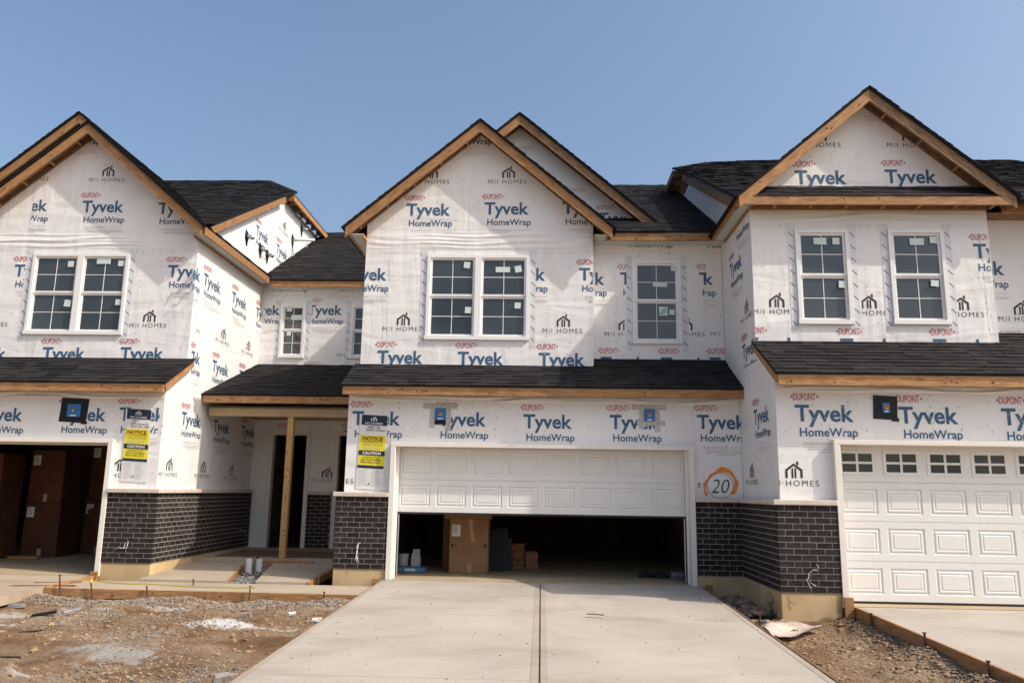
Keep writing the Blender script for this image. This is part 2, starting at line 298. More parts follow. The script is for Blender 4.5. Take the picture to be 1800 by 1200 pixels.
PR_AF = [(PR_A[2][0], 'ink_red_faint')]+[(PR_A[3][0], 'ink_red_faint'), (PR_A[4][0], 'ink_red_faint')]
PR_B = [(shift(T_MI, 0, -.078), 'ink_black'), (shift(icon(.235), .25, .03), 'ink_black')]
INK = ['ink_blue', 'ink_red', 'ink_black', 'ink_grey', 'ink_red_faint']
class Print:
    def __init__(s, axis, c, parent): s.axis, s.c, s.parent, s.mb, s.gb = axis, c, parent, MB(), {13.8: (-1.165, 7.97), 12.1: (5.157, 7.68), 14.15: (-8.76, 8.12), 14.92: (-.483, 8.65)}.get(c)
    def anchor(s, px):
        p = onY(px[0], px[1], s.c) if s.axis == 'Y' else onX(px[0], px[1], s.c)
        return (p.x, p.z) if s.axis == 'Y' else (p.y, p.z) if s.axis == 'X+' else (-p.y, p.z)
    def put(s, kind, px, x0=None, x1=None, v0=None, v1=None, uv=None, off=.004, inks=None):
        """x0,x1: clip at these photo columns (same row), v0,v1: clip heights in metres"""
        U, Vv = uv or s.anchor(px)
        cl = []
        if x0 is not None: cl.append((s.anchor((x0, px[1]))[0], 0, -1))
        if x1 is not None: cl.append((s.anchor((x1, px[1]))[0], 0, 1))
        if v0 is not None: cl.append((v0, 1, -1))
        if v1 is not None: cl.append((v1, 1, 1))
        s.mb = MB()
        for (P, Fc), ink in kind:
            bm = bmesh.new(); vv = [bm.verts.new((x+U, y+Vv, 0)) for x, y in P]
            for f in Fc:
                try: bm.faces.new([vv[i] for i in f])
                except ValueError: pass
            for val, ax, sg in cl:
                co = Vector((val, 0, 0)) if ax == 0 else Vector((0, val, 0)); no = Vector((sg, 0, 0)) if ax == 0 else Vector((0, sg, 0))
                bmesh.ops.bisect_plane(bm, geom=bm.verts[:]+bm.edges[:]+bm.faces[:], plane_co=co, plane_no=no, clear_outer=True)
            if s.gb:
                for sg in (-1, 1): bmesh.ops.bisect_plane(bm, geom=bm.verts[:]+bm.edges[:]+bm.faces[:], plane_co=Vector((s.gb[0], s.gb[1], 0)), plane_no=Vector((sg*.85, 1, 0)).normalized(), clear_outer=True)
            bm.verts.index_update()
            if bm.faces:
                V = [w3(s.axis, s.c, v.co.x if s.axis != 'X-' else -v.co.x, v.co.y, off) for v in bm.verts]
                s.mb.add(V, [tuple(v.index for v in f.verts) for f in bm.faces], INK.index(ink))
            bm.free()
        if s.mb.F: s.mb.build('printed_emblem' if kind is PR_B else 'printed_wordmark', INK, s.parent)
    def nails(s, u0, u1, v0, v1, n, inside=lambda u, v: True):
        mb = MB()
        for _ in range(n):
            u, v = random.uniform(u0, u1), random.uniform(v0, v1)
            if random.random() < .5: u = u0+round((u-u0)/.406)*.406+random.uniform(-.02, .02)
            if not inside(u, v): continue
            r = random.uniform(.007, .013); V = [w3(s.axis, s.c, u+math.cos(a*math.pi/3)*r, v+math.sin(a*math.pi/3)*r, .005) for a in range(6)]
            mb.add(V, [tuple(range(6))])
        if mb.F: o = mb.build('cap_nails', 'cap_nail', s.parent); o['kind'] = 'stuff'
    def build(s):
        pass
# ------------------------------------------------------------------ roofs
def plane_frame(o, eave, slope):
    e = Vector(eave).normalized(); s = Vector(slope).normalized(); return Vector(o), e, s, e.cross(s).normalized()
def shingles(fr, poly, parent, single=False, expo=.143, name='shingle', lim=300):
    """poly in (u along eave, s up slope), convex; tabs as thin wedges, row by row"""
    o, e, s, nrm = fr
    if nrm.z < 0: nrm = -nrm
    smin, smax = min(p[1] for p in poly), max(p[1] for p in poly)
    mb = MB(); cnt = 0; r = 0
    def interval(sv):
        xs = []
        for i in range(len(poly)):
            (ua, sa), (ub, sb) = poly[i], poly[(i+1) % len(poly)]
            if (sa-sv)*(sb-sv) <= 0 and sa != sb: xs.append(ua+(ub-ua)*(sv-sa)/(sb-sa))
        return (min(xs), max(xs)) if len(xs) >= 2 else None
    sv = smin-.02
    while sv < smax-.02:
        iv = interval(min(max(sv+expo*.5, smin+1e-4), smax-1e-4))
        if iv:
            u = iv[0]-random.uniform(0, .25)
            while u < iv[1]-.005:
                wd = random.choice((.16, .2, .24, .29, .33)); ua, ub = max(u, iv[0]), min(u+wd-.004, iv[1]); u += wd
                if ub-ua < .01: continue
                th = random.choice((.006, .011, .015)); top = min(sv+expo+.03, smax+.01)
                jit = random.uniform(-.004, .004)
                P = lambda uu, ss, h: o+e*uu+s*ss+nrm*h
                V = [P(ua, sv+jit, .003), P(ub, sv+jit, .003), P(ub, top, .002), P(ua, top, .002), P(ua, sv+jit, .005+th), P(ub, sv+jit, .005+th), P(ub, top, .004), P(ua, top, .004)]
                if single and cnt < lim:
                    obj('shingle', V, BF, 'shingle_piece', parent); cnt += 1
                else: mb.add(V, [BF[1], BF[2], BF[3], BF[5]], random.choice((0, 1, 1, 2, 2, 3)))
        sv += expo; r += 1
    if mb.F: q = mb.build('shingle_courses', ['shingle0', 'shingle1', 'shingle2', 'shingle3'], parent); q['kind'] = 'stuff'
def slab(name, fr, poly, t, parent, mat='roof_deck'):
    o, e, s, nrm = fr
    if nrm.z < 0: nrm = -nrm
    n_ = len(poly); V = [o+e*u+s*v for u, v in poly]+[o+e*u+s*v-nrm*t for u, v in poly]
    bm = bmesh.new(); vv = [bm.verts.new(v) for v in V]
    bm.faces.new(vv[:n_]); bm.faces.new(vv[n_:][::-1])
    for i in range(n_): bm.faces.new((vv[i], vv[(i+1) % n_], vv[n_+(i+1) % n_], vv[n_+i]))
    bmesh.ops.recalc_face_normals(bm, faces=bm.faces[:]); me = bpy.data.meshes.new(name); bm.to_mesh(me); bm.free(); me.materials.append(MATS[mat]); return inst(name, me, parent, None)
def roof_plane(parent, o, eave, slope, poly, single=False, lim=300, t=.03):
    fr = plane_frame(o, eave, slope); rf = slab('roof', fr, poly, t, parent); shingles(fr, poly, rf, single, lim=lim); return rf
GP = .85                                       # gable pitch
GS = math.sqrt(1+GP*GP)
def gable(parent, cx, half, zt, y0, y1, wall_y, old=(0, 0), lookouts=True, kn=5):
    """front gable roof: ridge along Y at cx, roof top zt, front edge y0, back y1, wall plane wall_y"""
    for sg in (-1, 1):
        sl_ = Vector((-sg, 0, GP)); o = Vector((cx+sg*half, y0 if sg < 0 else y0, zt-GP*half)); Ls = half*GS
        fr = plane_frame(o, (0, 1, 0), sl_)
        rf = slab('roof', fr, [(-.02, -.03), (y1-y0, -.03), (y1-y0, Ls), (-.02, Ls)], .025, parent); shingles(fr, [(-.03, -.03), (y1-y0, -.03), (y1-y0, Ls), (-.03, Ls)], rf)
        nrm = Vector((sg*GP, 0, 1)).normalized()
        a = Vector((cx+sg*half*.995, y0+.012, zt-GP*half*.995))-nrm*.03; bpt = Vector((cx, y0+.012, zt))-Vector((0, 0, .03*GS))
        p0, p1 = (a, bpt) if sg < 0 else (bpt, a)
        # rake board, plumb front face, top under the deck
        mt = 'lumber_old' if old[0 if sg < 0 else 1] else 'lumber'
        plumb_board('rake_board', p0, p1, .15, .038, parent, mt, nrm, kn, sg)
        # ledger on the wall
        q0, q1 = [p+Vector((0, wall_y-.012-.03-(y0+.012), 0)) for p in (p0, p1)]
        plumb_board('wall_rake_trim', q0, q1, .10, .03, parent, 'lumber_old', nrm, 0, sg)
        if lookouts:
            k = int(Ls/.62)
            for i in range(1, k+1):
                c = bpt.lerp(a, (i-.35)/k if k else .5)-nrm*.11; d = (a-bpt).normalized()
                M, l = frame(Vector((c.x, y0+.05, c.z)), Vector((c.x, wall_y-.045, c.z)), nrm)
                bevelled('lookout', (0, -.019, -.0), (l, .019, .085), 'lumber', parent, .003, M)
        # underside sheathing
        V = [o+Vector((0, .05, 0))-nrm*.028, Vector((o.x, wall_y, o.z))-nrm*.028, Vector((cx, wall_y, zt))-nrm*.028, Vector((cx, y0+.05, zt))-nrm*.028]
        obj('sheathing', V+[v-nrm*.012 for v in V], BF, 'underdeck', parent)
def eave_side(parent, x_wall, x_fas, z, y0, y1):
    """boxed eave running back along Y: fascia + soffit panel + wall strip"""
    sg = 1 if x_fas > x_wall else -1
    if sg > 0: board('fascia_board', (x_fas-.038, y0, z), (x_fas-.038, y1, z), .15, .038, parent, 'lumber', knots=4) if False else bevelled('fascia_board', (x_fas-.038, y0, z-.01), (x_fas, y1, z+.15), 'lumber', parent, .004)
    else: bevelled('fascia_board', (x_fas, y0, z-.01), (x_fas+.038, y1, z+.15), 'lumber', parent, .004)
    xa, xb = sorted((x_wall+sg*.03, x_fas-sg*.04))
    MB().box((xa, y0+.02, z+.006), (xb, y1, z+.02)).build('soffit_panel', 'soffit', parent)
    xa, xb = sorted((x_wall+sg*.002, x_wall+sg*.03))
    bevelled('soffit_trim', (xa, y0+.03, z-.035), (xb, y1, z+.03), 'lumber', parent, .003)
def window(parent, c, x0, x1, z0, z1, stickers=(), cols=2, rows=2, units=1, green=None, mat='vinyl'):
    """double-hung vinyl unit(s) in a wall facing -Y at Y=c"""
    fw = .055
    W = MB(); W.box((x0, c-.03, z0), (x0+fw, c+.07, z1)); W.box((x1-fw, c-.03, z0), (x1, c+.07, z1)); W.box((x0+fw, c-.03, z1-fw), (x1-fw, c+.07, z1)); W.box((x0-.01, c-.045, z0-.012), (x1+.01, c+.07, z0+fw))
    w = W.build('window', mat, parent); uw = (x1-x0)/units; k = 0
    for u in range(1, units): bevelled('mullion', (x0+u*uw-.06, c-.032, z0+fw+.001), (x0+u*uw+.06, c+.069, z1-fw-.001), mat, w, .004)
    for u in range(units):
        a = x0+u*uw+(fw if u == 0 else .06); b_ = x0+(u+1)*uw-(fw if u == units-1 else .06); zm = (z0+z1)/2+.01
        for si, (za, zb, yy) in enumerate(((z0+fw, zm, c+.02), (zm, z1-fw, c-.002))):
            S = MB(); f2 = .038
            S.box((a, yy, za), (a+f2, yy+.03, zb)); S.box((b_-f2, yy, za), (b_, yy+.03, zb)); S.box((a+f2, yy, za), (b_-f2, yy+.03, za+f2)); S.box((a+f2, yy, zb-f2), (b_-f2, yy+.03, zb))
            S.build('sash', mat, w)
            gx0, gx1, gz0, gz1 = a+f2, b_-f2, za+f2, zb-f2
            for i in range(cols):
                for j in range(rows):
                    px0 = gx0+(gx1-gx0)*i/cols; px1 = gx0+(gx1-gx0)*(i+1)/cols; pz0 = gz0+(gz1-gz0)*j/rows; pz1 = gz0+(gz1-gz0)*(j+1)/rows
                    MB().box((px0, yy+.014, pz0), (px1, yy+.018, pz1)).build('pane', 'glass_dark', w)
            G = MB()
            for i in range(1, cols): G.box((gx0+(gx1-gx0)*i/cols-.006, yy+.008, gz0), (gx0+(gx1-gx0)*i/cols+.006, yy+.0135, gz1))
            for j in range(1, rows): G.box((gx0, yy+.0075, gz0+(gz1-gz0)*j/rows-.006), (gx1, yy+.0133, gz0+(gz1-gz0)*j/rows+.006))
            G.build('glazing_bar', mat, w)
    for (px, py, sw, sh, an) in stickers:                     # photo pixel of the sticker centre
        p = onY(px, py, c-.0); M = Matrix.Translation((p.x, c-.006, p.z)) @ Matrix.Rotation(R_(an), 4, 'Y')
        MB().box((-sw/2, -.001, -sh/2), (sw/2, .001, sh/2)).build('sticker', 'sticker', w, M)
    if green:
        p = onY(*green, c); MB().box((p.x-.08, c-.007, p.z-.085), (p.x+.08, c-.005, p.z+.085)).build('sticker', 'sticker', w)
        mb = MB(); mb.tube([(p.x-.06+.12*t, c-.008, p.z-.06+.11*t**.5) for t in (0, .1, .25, .5, .75, 1)], .012, 4); mb.tube([(p.x-.03+.09*t, c-.008, p.z-.06+.06*t**.5) for t in (0, .1, .25, .5, .75, 1)], .009, 4)
        mb.build('sticker_emblem', 'sticker_green', w)
    # flashing tape with printed slashes
    for xa, xb in ((x0-.115, x0-.012), (x1+.012, x1+.115)):
        z_a, z_b = z0-.14, z1+.03
        t = MB().box((xa, c-.0035, z_a), (xb, c-.0005, z_b)).build('flashing_tape', 'tape', parent)
        mk = MB(); zz = z_a+.1
        while zz < z_b-.12: mk.add([(xa+.015, c-.0045, zz+.07), (xa+.02, c-.0045, zz+.082), (xb-.012, c-.0045, zz+.012), (xb-.017, c-.0045, zz)], [(0, 3, 2, 1)]); zz += .205
        mk.build('tape_marks', 'ink_black', t)
        MB().box((xa-.02, c-.006, z_b-.03), (xb+.02, c-.0036, z_b+.06)).build('flashing_patch', 'tape', parent)
    return w
def panel_mesh(wd, ht):
    V, Fc = [], []
    prof = [(0, .0), (.012, .0115), (.026, .0115), (.040, .001), (.058, .001), (.066, .006), (.072, .006), (.082, .000)]
    for ins, dp in prof: V += [(-wd/2+ins, dp, -ht/2+ins), (wd/2-ins, dp, -ht/2+ins), (wd/2-ins, dp, ht/2-ins), (-wd/2+ins, dp, ht/2-ins)]
    for r in range(len(prof)-1):
        for i in range(4): Fc.append((r*4+i, r*4+(i+1) % 4, (r+1)*4+(i+1) % 4, (r+1)*4+i))
    k = (len(prof)-1)*4; Fc.append((k, k+1, k+2, k+3))
    return mesh('panel', V, Fc, 'door_white')
PANEL = panel_mesh(.505, .345)
def garage_door(parent, x0, x1, y, zb, nsec, top_windows=False, top=2.13):
    """sectional steel door, bottom edge at zb, sections .533 high"""
    d = thing_part('garage_door', parent); hs = .533; n_ = 8; cw = (x1-x0)/n_
    for k in range(nsec):
        za, zc = zb+k*hs+.003, min(zb+(k+1)*hs-.003, top+.35)
        wins = top_windows and k == nsec-1
        holes = [(x0+cw*(i+.5)-.253, (za+zc)/2-.173, x0+cw*(i+.5)+.253, (za+zc)/2+.173) for i in range(n_)]
        wall('section', 'Y', y, [(x0, za), (x1, za), (x1, zc), (x0, zc)], holes, d, 'door_white', .04)
        MB().box((x0, y+.012, za), (x1, y+.03, zc+.008)).build('section_core', 'door_white', d)
        for i in range(n_):
            cx, cz = x0+cw*(i+.5), (za+zc)/2
            if not wins: inst('panel', PANEL, d, Matrix.Translation((cx, y, cz)))
            else:
                fr = MB(); a, b_, c_, e_ = cx-.2525, cx+.2525, cz-.1725, cz+.1725
                fr.box((a, y-.008, c_), (a+.045, y+.011, e_)); fr.box((b_-.045, y-.008, c_), (b_, y+.011, e_)); fr.box((a+.045, y-.008, c_), (b_-.045, y+.011, c_+.045)); fr.box((a+.045, y-.008, e_-.045), (b_-.045, y+.011, e_))
                fr.box((cx-.016, y-.005, c_+.045), (cx+.016, y+.0112, e_-.045)); fr.box((a+.045, y-.0045, cz-.016), (cx-.016, y+.0113, cz+.016)); fr.box((cx+.016, y-.0045, cz-.016), (b_-.045, y+.0113, cz+.016))
                fr.build('window_frame', 'door_white', d)
                for px0, px1 in ((a+.045, cx-.016), (cx+.016, b_-.045)):
                    for pz0, pz1 in ((c_+.045, cz-.016), (cz+.016, e_-.045)): MB().box((px0, y+.004, pz0), (px1, y+.008, pz1)).build('pane', 'glass_dark', d)
    MB().box((x0, y+.002, zb-.03), (x1, y+.032, zb+.001)).build('bottom_seal', 'rubber', d)
    return d
def thing_part(name, parent):
    o = bpy.data.objects.new(name, None); o.empty_display_size = .1; return link(o, parent, Matrix.Identity(4))
# ------------------------------------------------------------------ brick
CO, BL = .0818, .2055
BRICKS = {}
def brick_mesh(l, axis):
    key = (round(l, 3), axis)
    if key not in BRICKS:
        a, b = ((0, 0, 0), (l, .05, .0715)) if axis == 'Y' else ((-.05, 0, 0), (0, l, .0715)) if axis == 'X+' else ((0, 0, 0), (.05, l, .0715))
        bm = bmesh.new(); vs_ = [bm.verts.new(v) for v in boxv(a, b)]
        for f in BF: bm.faces.new([vs_[i] for i in f])
        bmesh.ops.bevel(bm, geom=bm.edges[:], offset=.003, segments=1, affect='EDGES')
        me = bpy.data.meshes.new('brick'); bm.to_mesh(me); bm.free(); me.materials.append(MATS['brick']); BRICKS[key] = me
    return BRICKS[key]
BUDGET = {}
def brick_wall(parent, axis, c, u0, u1, z0, rows=14, skip=(), phase=0):
    """mortar backing at plane c, bricks 8 mm proud of it; returns the backing"""
    d = .004 if axis == 'Y' else .0022
    a, b = w3(axis, c, u0+.006, z0-.002, -d), w3(axis, c, u1-.006, z0+rows*CO, -.1)
    bk = MB().box(a, b).build('brick_wall', 'mortar', parent); mb = MB(); left = BUDGET.setdefault(parent.name, 300)
    for r in range(rows):
        u = u0-(BL*.5 if (r+phase) % 2 else 0.); k = 0
        while u < u1-.012:
            ua, ub = (u+.005 if u > u0+1e-4 else u0), min(u+BL-.005, u1); u += BL; k += 1
            if ub-ua < .02 or (r, k) in skip: continue
            off = random.uniform(-.0008, .0012)
            p = w3(axis, c, ua, z0+r*CO+.005, off)
            if left > 0: inst('brick', brick_mesh(ub-ua, axis), bk, Matrix.Translation(p)); left -= 1
            else:
                me = brick_mesh(ub-ua, axis); mb.add([v.co+p for v in me.vertices], [tuple(f.vertices) for f in me.polygons])
    BUDGET[parent.name] = left
    if mb.F: o = mb.build('bricks', 'brick', bk); o['kind'] = 'stuff'
    return bk
def ledge(parent, pts):
    """cast stone sill cap along a list of boxes (x0,y0,x1,y1)"""
    for (x0, y0, x1, y1) in pts: bevelled('stone_ledge', (x0, y0, 1.302), (x1, y1, 1.372), 'ledge', parent, .008)
def light_box(parent, c, px0, px1, style):
    a, b_ = onY(px0[0], px0[1], c), onY(px1[0], px1[1], c); cx, cz = (a.x+b_.x)/2, (a.z+b_.z)/2; hw, hh = abs(b_.x-a.x)/2, abs(a.z-b_.z)/2
    e = thing_part('light_mount', parent)
    if style == 'black':
        M = Matrix.Translation((cx, c, cz)) @ Matrix.Rotation(R_(3), 4, 'Y')
        f = MB().box((-hw-.11, -.008, -hh-.08), (hw+.10, -.001, hh+.085)); f.box((hw+.02, -.0085, -hh-.10), (hw+.12, -.0012, -hh-.05)); f.build('flashing_membrane', 'black_tape', e, M)
    else:
        for (x0, x1, z0, z1) in ((cx-hw-.2, cx+hw+.19, cz+hh-.01, cz+hh+.075), (cx-hw-.085, cx-hw+.004, cz-hh-.13, cz+hh+.02), (cx+hw-.004, cx+hw+.085, cz-hh-.18, cz+hh+.02)) + (((cx-hw-.12, cx+hw+.17, cz-hh-.075, cz-hh+.01),) if style == 'foil4' else ()):
            y = c-.004-random.uniform(0, .004); MB().box((x0, y, z0), (x1, c-.001, z1)).build('tape_strip', 'foil_tape', e)
        if style == 'foil3': MB().box((cx-hw, c-.012, cz-hh-.075), (cx+hw, c-.001, cz-hh+.004)).build('flashing_membrane', 'black_tape', e)
    if style == 'black': hw *= .85; hh *= .88
    bevelled('mounting_block', (cx-hw, c-.03, cz-hh), (cx+hw, c-.002, cz+hh), 'box_blue', e, .006)
    mb = MB(); mb.tube([(cx, c-.032, cz+.01), (cx, c-.029, cz+.01)], .045, 12); mb.build('round_box', 'brass', e)
    mb = MB()
    for k in range(3): mb.tube([(cx+random.uniform(-.02, .02), c-.031, cz+random.uniform(-.02, .02)), (cx+random.uniform(-.02, .02), c-.05, cz-.01), (cx+random.uniform(-.03, .03), c-.036, cz-.02)], .005, 4)
    mb.build('wire', 'cable_white', e)
    MB().box((cx-hw*.45, c-.0315, cz-hh+.012), (cx+hw*.45, c-.0302, cz-hh+.03)).build('block_label', 'white_ink', e)
def cable(parent, pts, r=.0045, name='cable'): return MB().tube(pts, r, 5).build(name, 'cable_white', parent, smooth=True)
# =================================================================== GROUND
DRV = lambda y: -.022*(13.2-y)                        # driveway fall
from mathutils import noise as mn
def gz(x, y):                                          # dirt height
    h = -.27 - .012*max(0, 11-y)
    if x > 2.5: h = -.30 + .05*math.exp(-((x-3.4)/.8)**2) + (.15+.02*(y-11.2))*math.exp(-((x-4.1)/.22)**2)
    h += .035*math.sin(x*2.1+y*1.3)*math.sin(y*2.7-x*.7) + .02*math.sin(x*5.3+1)*math.sin(y*4.7)
    if -7.4 < x < -2.4 and 10.9 < y < 12: h += .07*max(0, 1-abs(y-11.75)/.75)
    h += .05*mn.fractal(Vector((x*1.3, y*1.3, 0)), .9, 2.2, 5)+.018*mn.fractal(Vector((x*6, y*6, 3)), .8, 2, 3)
    return h
def grid_ground():
    xs = [-400, -120, -40, -20, -14] + [-10+.05*i for i in range(0, 321)] + [8, 14, 20, 40, 120, 400]
    ys = [-300, -80, -25, -8, -2, 2, 4.5] + [5.5+.05*i for i in range(0, 171)] + [15, 18, 25, 40, 120, 500]
    xs = sorted(set(round(x, 3) for x in xs)); ys = sorted(set(round(y, 3) for y in ys))
    V = []
    for y in ys:
        for x in xs:
            near = -10 <= x <= 6.1 and 5.4 <= y <= 14.1
            z = gz(x, y)+random.uniform(-.006, .006) if near else (-.34 if y < 14 else -.42)
            if near and (-2.6 < x < 2.6 or x > 4.25): z = -.42
            V.append((x, y, z))
    nx = len(xs); Fc = [(j*nx+i, j*nx+i+1, (j+1)*nx+i+1, (j+1)*nx+i) for j in range(len(ys)-1) for i in range(nx-1)]
    return tag(obj('ground', V, Fc, 'dirt', smooth=True), kind='structure')
grid_ground()
def slabpoly(name, pts, zf, mat, t=.12, parent=None, kind='structure'):
    n_ = len(pts); V = [Vector((x, y, zf(x, y))) for x, y in pts]; V += [v-Vector((0, 0, t)) for v in V]
    Fc = [tuple(range(n_)), tuple(range(2*n_-1, n_-1, -1))]+[(i, n_+i, n_+(i+1) % n_, (i+1) % n_) for i in range(n_)]
    o = obj(name, V, Fc, mat, parent)
    if kind: o['kind'] = kind
    return o
# centre driveway: four panels with tooled joints between, wooden side forms left in place
drv = thing_part('driveway', None); drv['kind'] = 'structure'
for (xa, xb) in ((-2.53, -.008), (.008, 2.53)):
    for (ya, yb) in ((4.2, 7.06), (7.068, 10.1), (10.108, 13.08)):
        slabpoly('driveway_panel', [(xa, ya), (xb, ya), (xb, yb), (xa, yb)], lambda x, y: DRV(y), 'concrete', .12, drv, None)
MB().add([(-2.53, 4.2, DRV(4.2)-.018), (2.53, 4.2, DRV(4.2)-.018), (2.53, 13.1, DRV(13.1)-.018), (-2.53, 13.1, DRV(13.1)-.018)], [(0, 1, 2, 3)]).build('joint_bed', 'clod', drv)
for xa, xb in ((-.075, -.010), (.010, .075), (-2.525, -2.46), (2.46, 2.525)):
    slabpoly('tooled_edge', [(xa, 4.2), (xb, 4.2), (xb, 13.05), (xa, 13.05)], lambda x, y: DRV(y)+.003, 'concrete_edge', .004, drv, None)
slabpoly('driveway', [(4.16, 4), (14, 4), (14, 11.06), (4.16, 11.06)], lambda x, y: -.02*(11.2-y)-.005, 'concrete', .4)
slabpoly('driveway', [(-14, 4), (-7.37, 10.2), (-7.37, 13.3), (-14, 13.3)], lambda x, y: -.06-.018*(13.4-y), 'concrete_walk')
WK = lambda x, y: -.10+.05*(y-12)
slabpoly('front_walk', [(-7.33, 11.97), (-2.57, 11.97), (-2.57, 12.95), (-7.33, 12.95)], lambda x, y: -.10+.012*(y-12), 'concrete_walk', .10)
slabpoly('walk_left', [(-6.46, 12.96), (-4.98, 12.96), (-5.38, 14.6), (-5.38, 15.0), (-6.46, 15.0)], WK, 'concrete_walk', .10)
slabpoly('walk_right', [(-4.55, 12.96), (-3.75, 12.96), (-3.75, 15.0), (-4.95, 15.0)], WK, 'concrete_walk', .10)
slabpoly('porch_slab', [(-6.46, 15.02), (-3.36, 15.02), (-3.36, 17.8), (-6.46, 17.8)], lambda x, y: .12, 'concrete_walk', .35)
# =================================================================== CENTRE HOUSE
def inner_room(parent, x0, x1, y0, y1, z0, z1, name='garage_interior', mat='interior'):
    t = .05; mb = MB()
    mb.box((x0-t, y0, z0), (x0, y1, z1)); mb.box((x1, y0, z0), (x1+t, y1, z1)); mb.box((x0-t, y1, z0), (x1+t, y1+t, z1)); mb.box((x0-t, y0, z1), (x1+t, y1+t, z1+t))
    if name == 'hallway': mb.box((x0-t, y0, z0-t), (x1+t, y1+t, z0-.001))
    return mb.build(name, mat, parent)
def jamb(parent, x0, x1, zt, y, zb=-.03):
    wd = .085; y -= .085; o = thing_part('garage_door_trim', parent)
    bevelled('trim_jamb', (x0-wd, y-.02, zb), (x0, y+.23, zt), 'trim_white', o, .004); bevelled('trim_jamb', (x1, y-.02, zb), (x1+wd, y+.23, zt), 'trim_white', o, .004)
    bevelled('trim_head', (x0-wd, y-.02, zt+.001), (x1+wd, y+.23, zt+.066), 'trim_white', o, .004)
    for xa, xb in ((x0, x0+.035), (x1-.035, x1)): bevelled('stop_moulding', (xa, y+.15, zb), (xb, y+.19, zt-.001), 'vinyl', o, .003)
    return o
def pent(parent, x0, x1, y0, z0, y1, z1, kn=8, lim=300, ends=(1, 1), single=True, fz=.135):
    L_ = math.hypot(y1-y0, z1-z0); sl_ = Vector((0, y1-y0, z1-z0))
    rf = roof_plane(parent, (x0, y0, z0), (1, 0, 0), sl_, [(0, 0), (x1-x0, 0), (x1-x0, L_), (0, L_)], single, lim)
    xm = x0+(x1-x0)*random.uniform(.3, .6); a, b_ = x0+.03, x1-(.03 if ends[1] else 0)
    board('fascia_board', (a, y0+.012, z0-.03), (xm, y0+.012, z0-.03), fz, .038, parent, 'lumber', knots=kn, z0=-fz)
    board('fascia_board', (xm+.003, y0+.012, z0-.03), (b_, y0+.012, z0-.03), fz, .038, parent, 'lumber', knots=kn, z0=-fz)
    nrm = Vector((0, -(z1-z0), y1-y0)).normalized()
    for i, xx in ((0, a), (1, b_-.038)):
        if ends[i]: board('rake_board', Vector((xx+.038, y0+.055, z0))-nrm*.032, Vector((xx+.038, y1, z0+(z1-z0)*(y1-y0-.055)/(y1-y0)+ (z1-z0)*.055/(y1-y0)))-nrm*.032, .12, .038, parent, 'lumber', nrm, 2, z0=-.12)
    return rf
C = thing('townhouse', (0, 13.2, 0), 'middle townhouse in white house wrap with its white garage door half open', 'house', 'wrapped townhouses in the row')
cf = wall('wall', 'Y', 13.2, [(-3.26, 1.30), (-2.49, 1.30), (-2.49, 2.195), (2.49, 2.195), (2.49, 1.30), (3.285, 1.30), (3.285, 3.2), (-3.26, 3.2)], [], C)
wall('wall', 'X-', -3.26, [(13.345, .12), (17.9, .12), (17.9, 3.3), (13.345, 3.2)], [], C)
bay = wall('wall', 'Y', 13.8, [(-3.24, 3.2), (.91, 3.2), (.91, 6.22), (-1.165, 7.99), (-3.24, 6.22)], [(-2.096, 4.076, -.243, 5.633)], C)
wall('wall', 'X-', -3.24, [(13.945, 3.2), (18, 3.2), (18, 6.2), (13.945, 6.2)], [], C)
wall('wall', 'X+', .91, [(13.945, 3.2), (14.1, 3.2), (14.1, 6.2), (13.945, 6.2)], [], C)
rec = wall('wall', 'Y', 14.13, [(.76, 3.3), (3.283, 3.3), (3.283, 6.1), (.76, 6.1)], [(1.646, 4.09, 2.527, 5.644)], C)
upw = wall('wall', 'Y', 17.7, [(-6.60, 3.25), (-3.1, 3.25), (-3.1, 6.2), (-6.60, 6.2)], [(-6.068, 4.36, -5.48, 5.62), (-4.42, 4.36, -3.84, 5.62)], C)
ent = wall('wall', 'Y', 17.82, [(-6.60, .12), (-6.1, .12), (-6.1, 2.60), (-5.28, 2.60), (-5.28, .12), (-4.60, .12), (-4.60, 2.60), (-3.7, 2.60), (-3.7, .12), (-3.26, .12), (-3.26, 3.3), (-6.60, 3.3)], [], C)
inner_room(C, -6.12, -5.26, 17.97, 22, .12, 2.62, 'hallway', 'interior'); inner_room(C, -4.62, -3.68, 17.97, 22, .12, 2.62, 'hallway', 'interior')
for x0, x1 in ((-6.1, -5.28), (-4.6, -3.7)):
    f = MB(); f.box((x0-.07, 17.79, .12), (x0+.03, 17.96, 2.60)); f.box((x1-.03, 17.79, .12), (x1+.07, 17.96, 2.60)); f.box((x0-.07, 17.785, 2.601), (x1+.07, 17.96, 2.68)); f.build('door_frame', 'trim_white', C)
# a dark door leaf standing open inside the left doorway
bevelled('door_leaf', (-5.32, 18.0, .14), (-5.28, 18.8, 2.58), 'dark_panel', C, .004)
MB().box((-6.5, 15.2, 2.93), (-3.27, 17.8, 2.97)).build('porch_ceiling', 'beam', C)
bevelled('porch_beam', (-6.47, 15.12, 2.775), (-3.28, 15.24, 2.935), 'beam', C, .006)
MB().box((-3.9, 15.35, .122), (-6.2, 16.8, .135)).build('floor_sheet', 'plywood_dark', C)
